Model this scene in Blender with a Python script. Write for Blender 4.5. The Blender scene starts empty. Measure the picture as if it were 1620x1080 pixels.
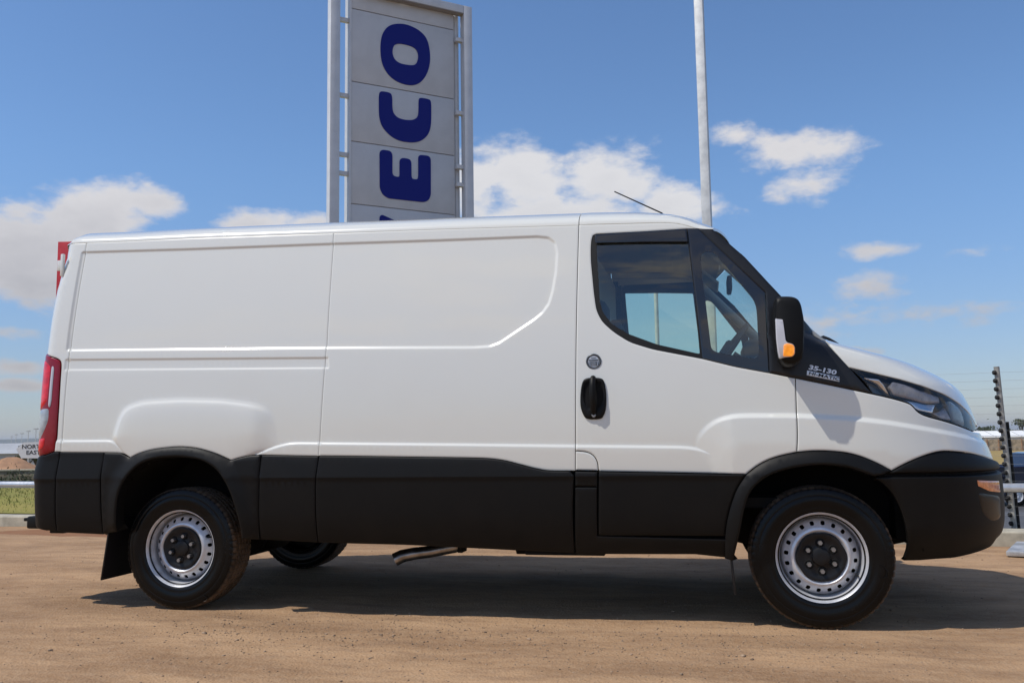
import bpy, bmesh, math, random
import numpy as np
from mathutils import Vector, Matrix
from mathutils.geometry import delaunay_2d_cdt
random.seed(7); rng = np.random.default_rng(7)
SC = bpy.context.scene; COL = SC.collection
R = math.radians
# ------------------------------------------------------------------ camera
cam_d = bpy.data.cameras.new('camera'); cam = bpy.data.objects.new('camera', cam_d); COL.objects.link(cam)
YAW, PITCH, ROLL = .2113, .1059, -.01475
fw = Vector((-math.sin(YAW)*math.cos(PITCH), math.cos(YAW)*math.cos(PITCH), math.sin(PITCH)))
rt = Vector((math.cos(YAW), math.sin(YAW), 0)); up = rt.cross(fw)
r2 = rt*math.cos(ROLL)+up*math.sin(ROLL); u2 = -rt*math.sin(ROLL)+up*math.cos(ROLL)
cam.matrix_world = Matrix(((r2.x,u2.x,-fw.x,2.99),(r2.y,u2.y,-fw.y,-5.625),(r2.z,u2.z,-fw.z,.951),(0,0,0,1)))
cam_d.sensor_width = 36; cam_d.lens = 1417/1620*36; cam_d.clip_start = .05; cam_d.clip_end = 30000
SC.camera = cam
SC.view_settings.view_transform = 'Standard'; SC.view_settings.look = 'None'
SC.view_settings.exposure = 0.0; SC.view_settings.gamma = 1
# ------------------------------------------------------------------ sun and sky
KX, KY = .58, .36                       # horizontal travel of the light per metre of drop
sun_d = bpy.data.lights.new('sun', 'SUN'); sun = bpy.data.objects.new('sun', sun_d); COL.objects.link(sun)
sun.rotation_euler = Vector((KX, KY, -1)).to_track_quat('-Z', 'Y').to_euler()
sun_d.energy = 3.6; sun_d.angle = R(.53); sun_d.color = (1, .945, .87)
SUN_EL = math.atan2(1, math.hypot(KX, KY)); SUN_AZ = math.atan2(-KX, -KY)
world = bpy.data.worlds.new('World'); SC.world = world; world.use_nodes = True
wn = world.node_tree; wn.nodes.clear()
class NG:
    def __init__(s, t): s.t = t
    def n(s, ty, ins=None, **kw):
        o = s.t.nodes.new(ty)
        for k, v in kw.items(): setattr(o, k, v)
        for k, v in (ins or {}).items():
            if isinstance(v, bpy.types.NodeSocket): s.t.links.new(v, o.inputs[k])
            else: o.inputs[k].default_value = v
        return o
    def m(s, op, a, b=0.0, c=0.0, clamp=False):
        return s.n('ShaderNodeMath', {0: a, 1: b, 2: c}, operation=op, use_clamp=clamp).outputs[0]
    def mix(s, f, a, b):
        o = s.n('ShaderNodeMix', {0: f}, data_type='RGBA')
        for k, v in ((6, a), (7, b)):
            if isinstance(v, bpy.types.NodeSocket): s.t.links.new(v, o.inputs[k])
            else: o.inputs[k].default_value = (*v, 1) if len(v) == 3 else v
        return o.outputs[2]
    def ramp(s, f, stops):
        o = s.n('ShaderNodeValToRGB', {0: f}); e = o.color_ramp.elements
        while len(e) < len(stops): e.new(.5)
        for el, (p, c) in zip(e, stops): el.position = p; el.color = (*c, 1) if len(c) == 3 else c
        return o.outputs[0]
    def ss(s, v, a, b):
        o = s.n('ShaderNodeMapRange', {0: v, 1: a, 2: b, 3: 0.0, 4: 1.0}, interpolation_type='SMOOTHSTEP'); return o.outputs[0]
W = NG(wn)
sky = W.n('ShaderNodeTexSky', sky_type='NISHITA', sun_disc=False, sun_elevation=SUN_EL, sun_rotation=SUN_AZ,
          altitude=0, air_density=1.0, dust_density=.3, ozone_density=1.6)
tc = W.n('ShaderNodeTexCoord').outputs['Generated']
nrm = W.n('ShaderNodeVectorMath', {0: tc}, operation='NORMALIZE').outputs[0]
sx = W.n('ShaderNodeSeparateXYZ', {0: nrm})
el = W.m('MULTIPLY', W.m('ARCSINE', sx.outputs[2]), 57.29578)
az = W.m('MULTIPLY', W.m('ARCTAN2', sx.outputs[0], sx.outputs[1]), 57.29578)
def fbm(sc, det=8, rough=.55, vec=None, off=(0, 0, 0)):
    mp = W.n('ShaderNodeMapping', {0: vec or nrm, 1: off, 3: (1, 1, 2.0)}).outputs[0]
    return W.n('ShaderNodeTexNoise', {'Vector': mp, 'Scale': sc, 'Detail': det, 'Roughness': rough}).outputs[0]
nb = W.m('SUBTRACT', fbm(9, 9, .58), .5); nf = W.m('SUBTRACT', fbm(34, 6, .6, off=(3, 1, 2)), .5)
CL = [(-40.97,10.69,6.34,3.33,1),(-37.0,13.3,3.4,2.3,1.05),(-34.2,14.0,2.6,1.2,.9),(-40.27,9.14,6.04,1.78,1),(-28.45,13.2,2.9,1.0,.8),(-24.97,13.4,2.1,.7,.75),
 (-41.42,6.27,2.6,.6,.6),(-39,7.9,6,1.1,.55),(-41.5,4.36,2.2,.5,.75),(-41,3.24,1.9,.4,.8),(-11.6,16.3,4.3,2.6,1),(-5.9,16.1,3.9,2.5,1),(-1.9,14.5,3.2,2.0,1.1),(-3.9,15.6,2.6,1.9,1),(-14.5,15.6,3.0,2.5,1),
 (-8.3,13.8,8.0,2.2,1),(5.4,17.3,3.9,1.5,.62),(2.6,18.2,1.8,.9,.55),(7.6,16.9,2.6,1.1,.52),(6.8,15.06,2.5,1.1,.60),(10.9,10.66,2.8,.6,.65),(15.26,10.19,1.8,.55,.6),(9.66,8.64,2.0,.9,.55),
 (7.8,6.7,3.4,1.0,.6),(13.06,6.68,2.4,.5,.3),(15.16,5.95,1.2,.6,.32),(-172,30,22,3.6,.5),(186,30,16,3.6,.5),(172,19,20,2.6,.55),(-160,20,18,2.2,.5),(-188,20,9,3,.5),(9.5,4.73,1.1,.35,.5),(24,9,5,1.0,.6),(30,15,6,2.2,.9),(-58,12,7,3,.9),(40,6,6,1.2,.7)]
def cloudmask(dz):
    acc = None
    for a, e, ra, re, w in CL:
        q = W.m('ADD', W.m('POWER', W.m('ABSOLUTE', W.m('MULTIPLY', W.m('SUBTRACT', az, a), 1/ra)), 2), W.m('POWER', W.m('ABSOLUTE', W.m('MULTIPLY', W.m('SUBTRACT', el, e-dz), 1/re)), 2))
        v = W.m('MULTIPLY', W.m('SUBTRACT', 1.0, W.m('SQRT', q)), w)
        acc = v if acc is None else W.m('MAXIMUM', acc, v)
    return acc
cm = W.m('MAXIMUM', cloudmask(0), -.6)
dens = W.m('ADD', W.m('ADD', cm, W.m('MULTIPLY', nb, 2.0)), W.m('MULTIPLY', nf, 1.0))
front = W.ss(dens, -.06, .60)
# the rest of the sky, all round: fair weather cumulus of the same kind
away = W.m('MAXIMUM', W.ss(W.m('ABSOLUTE', W.m('ADD', az, 12.0)), 48, 75), W.ss(el, 27, 40))
g2 = fbm(2.6, 9, .56, off=(5, 2, 1))
other = W.m('MULTIPLY', W.ss(g2, .52, .64), away)
cov = W.m('MAXIMUM', front, other)
lum = W.m('ADD', W.m('MULTIPLY', W.ss(dens, .1, 1.3), -.30), W.m('MULTIPLY', fbm(13, 6, .6, off=(7, 7, 3)), .55))
lum = W.m('ADD', lum, W.ss(W.m('SUBTRACT', el, 4.0), 0, 16), )
big = W.m('MAXIMUM', W.ss(az, -19, -15), 0.0)
big = W.m('MULTIPLY', big, W.m('SUBTRACT', 1.0, W.ss(az, 0, 3)))
ccol = W.mix(W.m('MULTIPLY', lum, 1.0, clamp=True), (3.7, 3.55, 3.65), (6.5, 6.25, 6.15))
ccol = W.mix(W.m('MULTIPLY', big, .35), ccol, (7.0, 7.0, 7.0))
alpha = W.m('MULTIPLY', cov, .88)
zen = W.mix(W.ss(el, 0, 18), (.62, .67, .85), (.815, 1.0, 1.20))
skyc = W.n('ShaderNodeMix', {0: 1.0}, data_type='RGBA', blend_type='MULTIPLY')
wn.links.new(sky.outputs[0], skyc.inputs[6]); wn.links.new(zen, skyc.inputs[7])
wc = W.mix(alpha, skyc.outputs[2], ccol)
bg = W.n('ShaderNodeBackground', {0: wc, 1: .120})
W.n('ShaderNodeOutputWorld', {0: bg.outputs[0]})
world.cycles.sampling_method = 'MANUAL'; world.cycles.sample_map_resolution = 1024
SC.cycles.max_bounces = 8; SC.cycles.transparent_max_bounces = 16; SC.cycles.use_denoising = True
SC.cycles.caustics_reflective = False; SC.cycles.caustics_refractive = False

# ------------------------------------------------------------------ materials
def mat(name, col=(.5,.5,.5), rough=.5, metal=0., spec=.5, coat=0., vary=0., vscale=6., bump=0., bscale=60., bdist=.002, emit=None, estr=0, build=None):
    m = bpy.data.materials.new(name); m.use_nodes = True; t = m.node_tree; b = t.nodes['Principled BSDF']; g = NG(t)
    b.inputs['Base Color'].default_value = (*col, 1); b.inputs['Roughness'].default_value = rough
    b.inputs['Metallic'].default_value = metal; b.inputs['Specular IOR Level'].default_value = spec
    b.inputs['Coat Weight'].default_value = coat; b.inputs['Coat Roughness'].default_value = .03
    if vary:
        co = g.n('ShaderNodeTexCoord').outputs['Object']
        nz = g.n('ShaderNodeTexNoise', {'Vector': co, 'Scale': vscale, 'Detail': 6., 'Roughness': .6}).outputs[0]
        t.links.new(g.mix(g.ss(nz, .3, .7), tuple(c*(1-vary) for c in col), tuple(min(1, c*(1+vary)) for c in col)), b.inputs['Base Color'])
        t.links.new(g.m('ADD', g.m('MULTIPLY', nz, .2), rough-.1), b.inputs['Roughness'])
    if bump:
        co = g.n('ShaderNodeTexCoord').outputs['Object']
        nz = g.n('ShaderNodeTexNoise', {'Vector': co, 'Scale': bscale, 'Detail': 5.}).outputs[0]
        t.links.new(g.n('ShaderNodeBump', {'Height': nz, 'Strength': bump, 'Distance': bdist}).outputs[0], b.inputs['Normal'])
    if emit: b.inputs['Emission Color'].default_value = (*emit, 1); b.inputs['Emission Strength'].default_value = estr
    if build: build(g, b)
    return m
def glassmat(name, tint, refl=1.0, rough=0.0):
    m = bpy.data.materials.new(name); m.use_nodes = True; t = m.node_tree; t.nodes.clear(); g = NG(t)
    ge = g.n('ShaderNodeNewGeometry'); dt = g.n('ShaderNodeVectorMath', {0: ge.outputs['Normal'], 1: ge.outputs['Incoming']}, operation='DOT_PRODUCT').outputs['Value']
    fr = g.m('ADD', .04, g.m('MULTIPLY', .96, g.m('POWER', g.m('SUBTRACT', 1.0, g.m('ABSOLUTE', dt), clamp=True), 5.0)))
    tr = g.n('ShaderNodeBsdfTransparent', {0: (*tint, 1)}); gl = g.n('ShaderNodeBsdfGlossy', {'Color': (1, 1, 1, 1), 'Roughness': rough})
    mx = g.n('ShaderNodeMixShader', {0: g.m('MULTIPLY', fr, refl, clamp=True), 1: tr.outputs[0], 2: gl.outputs[0]})
    g.n('ShaderNodeOutputMaterial', {0: mx.outputs[0]}); return m
def paint_dust(g, b):
    # very fine dust settled on the paint, thickest low down, in soft patches
    co = g.n('ShaderNodeTexCoord').outputs['Object']
    nz = g.n('ShaderNodeTexNoise', {'Vector': co, 'Scale': 2.2, 'Detail': 8., 'Roughness': .62}).outputs[0]
    g.t.links.new(g.mix(g.m('MULTIPLY', g.ss(nz, .42, .75), .10), (.705, .705, .645), (.63, .60, .54)), b.inputs['Base Color'])
    g.t.links.new(g.m('ADD', g.m('MULTIPLY', nz, .12), .16), b.inputs['Roughness'])
    n2 = g.n('ShaderNodeTexNoise', {'Vector': co, 'Scale': 1.7, 'Detail': 2.}).outputs[0]
    g.t.links.new(g.n('ShaderNodeBump', {'Height': n2, 'Strength': .12, 'Distance': .01}).outputs[0], b.inputs['Normal'])
def plastic_dust(g, b):
    co = g.n('ShaderNodeTexCoord').outputs['Object']
    nz = g.n('ShaderNodeTexNoise', {'Vector': co, 'Scale': 4., 'Detail': 8., 'Roughness': .65}).outputs[0]
    sz = g.n('ShaderNodeSeparateXYZ', {0: co}).outputs[2]
    low = g.m('SUBTRACT', 1.0, g.ss(sz, .30, .62))
    f = g.m('MULTIPLY', g.m('ADD', g.m('MULTIPLY', low, .05), .03), g.ss(nz, .3, .75))
    g.t.links.new(g.mix(f, (.0042, .0042, .0040), (.08, .06, .04)), b.inputs['Base Color'])
    n2 = g.n('ShaderNodeTexNoise', {'Vector': co, 'Scale': 420., 'Detail': 2.}).outputs[0]
    g.t.links.new(g.n('ShaderNodeBump', {'Height': n2, 'Strength': .25, 'Distance': .001}).outputs[0], b.inputs['Normal'])
def tyre_dust(g, b):
    co = g.n('ShaderNodeTexCoord').outputs['Object']; s = g.n('ShaderNodeSeparateXYZ', {0: co})
    rad = g.m('SQRT', g.m('ADD', g.m('MULTIPLY', s.outputs[0], s.outputs[0]), g.m('MULTIPLY', s.outputs[2], s.outputs[2])))
    nz = g.n('ShaderNodeTexNoise', {'Vector': co, 'Scale': 14., 'Detail': 7., 'Roughness': .65}).outputs[0]
    f = g.m('MULTIPLY', g.ss(rad, .330, .344), g.m('ADD', .35, g.m('MULTIPLY', g.ss(nz, .35, .65), .5)))
    f = g.m('ADD', f, g.m('MULTIPLY', g.ss(nz, .55, .8), .03), clamp=True)
    g.t.links.new(g.mix(f, (.0045, .0045, .0045), (.17, .118, .080)), b.inputs['Base Color'])
    g.t.links.new(g.m('ADD', .25, g.m('MULTIPLY', f, .5)), b.inputs['Roughness'])
M = {}
M['paint'] = mat('white_paint', (.76,.765,.76), .2, coat=1.0, build=paint_dust)
M['plastic'] = mat('black_plastic', (.0042,.0042,.0040), .5, spec=.2, build=plastic_dust)
M['cover'] = mat('satin_black', (.010,.010,.011), .38, spec=.4, bump=.15, bscale=400, bdist=.001)
M['gloss'] = mat('gloss_black', (.012,.012,.014), .10, coat=.5)
M['seal'] = mat('rubber_seal', (.008,.008,.008), .6, spec=.3)
M['dark'] = mat('underbody', (.008,.008,.008), .8, spec=.2)
M['tyre'] = mat('tyre_rubber', (.0045,.0045,.0045), .33, spec=.2, build=tyre_dust)
M['rim'] = mat('silver_steel', (.62,.63,.65), .36, metal=.45, vary=.10, vscale=20)
M['cap'] = mat('cap_plastic', (.008,.008,.0085), .42, spec=.3)
M['nut'] = mat('nut_steel', (.32,.31,.30), .4, metal=.8)
M['steel'] = mat('exhaust_steel', (.34,.32,.31), .32, metal=1, vary=.25, vscale=18)
M['glass'] = glassmat('cab_glass', (.85,.94,.83), 2.2)
M['screen'] = glassmat('windscreen_glass', (.80,.90,.88), 1.1)
M['clearlens'] = glassmat('lamp_lens', (.90,.92,.94), 1.1)
M['tintlens'] = glassmat('visor_plastic', (.10,.10,.12), 1.8)
M['chrome'] = mat('chrome', (.75,.74,.74), .14, metal=1)
M['satin'] = mat('satin_reflector', (.33,.30,.295), .3, metal=.35, vary=.2, vscale=30)
M['lampdark'] = mat('lamp_dark', (.03,.035,.05), .25, coat=.4)
M['fogblack'] = mat('fog_black', (.006,.006,.007), .25, spec=.35)
M['lampblue'] = mat('lamp_blue_grey', (.10,.14,.19), .15, coat=.6)
M['red'] = mat('red_lens', (.66,.012,.024), .15, coat=.4, vary=.25, vscale=25)
M['darkred'] = mat('dark_red_lens', (.24,.004,.012), .15, coat=.35, spec=.3)
M['smoke'] = mat('clear_reverse_lens', (.35,.38,.41), .15, coat=1, vary=.2, vscale=30)
M['whitelens'] = mat('white_light_guide', (.55,.55,.58), .2, coat=1)
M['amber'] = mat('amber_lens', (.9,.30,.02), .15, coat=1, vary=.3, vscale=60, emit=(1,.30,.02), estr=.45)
M['peach'] = mat('side_marker_lens', (.90,.30,.12), .15, coat=1, vary=.3, vscale=40)
M['lining'] = mat('grey_lining', (.26,.27,.27), .8)
M['trim'] = mat('dark_trim', (.025,.028,.032), .6)
M['seat'] = mat('seat_fabric', (.03,.035,.045), .9)
M['badge_silver'] = mat('badge_silver', (.62,.62,.64), .3, metal=.6)
M['badge_grey'] = mat('badge_grey', (.09,.10,.11), .3, metal=.4)

# ------------------------------------------------------------------ object helpers
def link(name, me, m=None, parent=None):
    o = bpy.data.objects.new(name, me); COL.objects.link(o)
    if m is not None and me is not None:
        for mm in (m if isinstance(m, (list, tuple)) else [m]): me.materials.append(mm)
    if parent is not None: o.parent = parent
    return o
def empty(name, loc=(0,0,0), parent=None):
    o = bpy.data.objects.new(name, None); COL.objects.link(o); o.location = loc; o.empty_display_size = .1
    if parent is not None: o.parent = parent
    return o
def tag(o, label=None, cat=None, group=None, kind=None):
    if label: o['label'] = label
    if cat: o['category'] = cat
    if group: o['group'] = group
    if kind: o['kind'] = kind
    return o
def bm_obj(name, bm, m, parent=None, smooth=False, ang=None):
    me = bpy.data.meshes.new(name); bmesh.ops.recalc_face_normals(bm, faces=bm.faces); bm.to_mesh(me); bm.free()
    if smooth or ang:
        for p in me.polygons: p.use_smooth = True
        if ang: me.set_sharp_from_angle(angle=R(ang))
    return link(name, me, m, parent)
def py_obj(name, v, f, m, parent=None, smooth=False, ang=None):
    me = bpy.data.meshes.new(name); me.from_pydata([tuple(map(float, q)) for q in v], [], f); me.update()
    if smooth or ang:
        for p in me.polygons: p.use_smooth = True
        if ang: me.set_sharp_from_angle(angle=R(ang))
    return link(name, me, m, parent)
def add_box(bm, c, s, rot=None, bev=0):
    r = bmesh.ops.create_cube(bm, size=1); vs = r['verts']
    bmesh.ops.scale(bm, vec=s, verts=vs)
    if bev:
        es = list({e for v in vs for e in v.link_edges})
        q = bmesh.ops.bevel(bm, geom=es, offset=bev, segments=2, profile=.5, affect='EDGES'); vs = list({v for v in q['verts']} | {v for v in vs if v.is_valid})
    if rot is not None: bmesh.ops.rotate(bm, cent=(0,0,0), matrix=rot, verts=vs)
    bmesh.ops.translate(bm, vec=c, verts=vs); return vs
def box(name, c, s, m, parent=None, rz=0, rot=None, bev=0):
    bm = bmesh.new(); add_box(bm, (0,0,0), s, None, bev)
    o = bm_obj(name, bm, m, parent, ang=40 if bev else None); o.location = c
    if rot is not None: o.rotation_euler = rot.to_euler() if hasattr(rot, 'to_euler') else rot
    elif rz: o.rotation_euler = (0, 0, rz)
    return o
def tube_bm(bm, pts, r, seg=12, cap=True):
    pts = [Vector(p) for p in pts]; rs = r if isinstance(r, (list, tuple)) else [r]*len(pts); rings = []
    for i, p in enumerate(pts):
        d = (pts[min(i+1, len(pts)-1)]-pts[max(i-1, 0)]).normalized()
        a = d.orthogonal() if i == 0 else (rings_a - d*rings_a.dot(d))
        a = a.normalized(); rings_a = a; b = d.cross(a)
        rings.append([bm.verts.new(p+(a*math.cos(2*math.pi*k/seg)+b*math.sin(2*math.pi*k/seg))*rs[i]) for k in range(seg)])
    for A_, B_ in zip(rings, rings[1:]):
        for k in range(seg): bm.faces.new((A_[k], A_[(k+1) % seg], B_[(k+1) % seg], B_[k]))
    if cap: bm.faces.new(rings[0][::-1]); bm.faces.new(rings[-1])
def tube(name, pts, r, m, parent=None, seg=12, cap=True):
    bm = bmesh.new(); tube_bm(bm, pts, r, seg, cap); return bm_obj(name, bm, m, parent, ang=50)
def extrude_poly(name, pts2, frame, th, m, parent=None, bev=0):
    """pts2 in a plane: frame(u, v, w) -> 3D point; front face at w=0, back at w=th"""
    bm = bmesh.new(); n = len(pts2)
    F = [bm.verts.new(frame(u, v, 0)) for u, v in pts2]; B = [bm.verts.new(frame(u, v, th)) for u, v in pts2]
    bm.faces.new(F); bm.faces.new(B[::-1])
    for i in range(n): bm.faces.new((F[i], B[i], B[(i+1) % n], F[(i+1) % n]))
    if bev:
        es = [e for e in bm.edges if e.verts[0] in F and e.verts[1] in F]
        bmesh.ops.bevel(bm, geom=es, offset=bev, segments=2, affect='EDGES')
    bmesh.ops.triangulate(bm, faces=[f for f in bm.faces if len(f.verts) > 4])
    return bm_obj(name, bm, m, parent, ang=35)
def lathe(name, prof, m, parent=None, seg=96, closed=False, fn=None):
    """profile (r, y) turned about the y axis"""
    v = []; f = []; n = len(prof)
    for k in range(seg):
        a = 2*math.pi*k/seg
        for i, (r, y) in enumerate(prof):
            rr = fn(i, k, r) if fn else r
            v.append((rr*math.cos(a), y, rr*math.sin(a)))
    for k in range(seg):
        k2 = (k+1) % seg
        for i in range(n if closed else n-1):
            j = (i+1) % n; f.append((k*n+i, k*n+j, k2*n+j, k2*n+i))
    return py_obj(name, v, f, m, parent, ang=38)
def text_mesh(body, size, ext, sx=1.0, bold=.0):
    c = bpy.data.curves.new('lettering', 'FONT'); c.body = body; c.size = size; c.extrude = ext; c.offset = bold
    c.align_x = 'LEFT'; c.resolution_u = 3; o = bpy.data.objects.new('lettering', c); COL.objects.link(o)
    dg = bpy.context.evaluated_depsgraph_get(); me = bpy.data.meshes.new_from_object(o.evaluated_get(dg)); bpy.data.objects.remove(o)
    me.transform(Matrix.Diagonal((sx, 1, 1, 1))); return me
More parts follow.
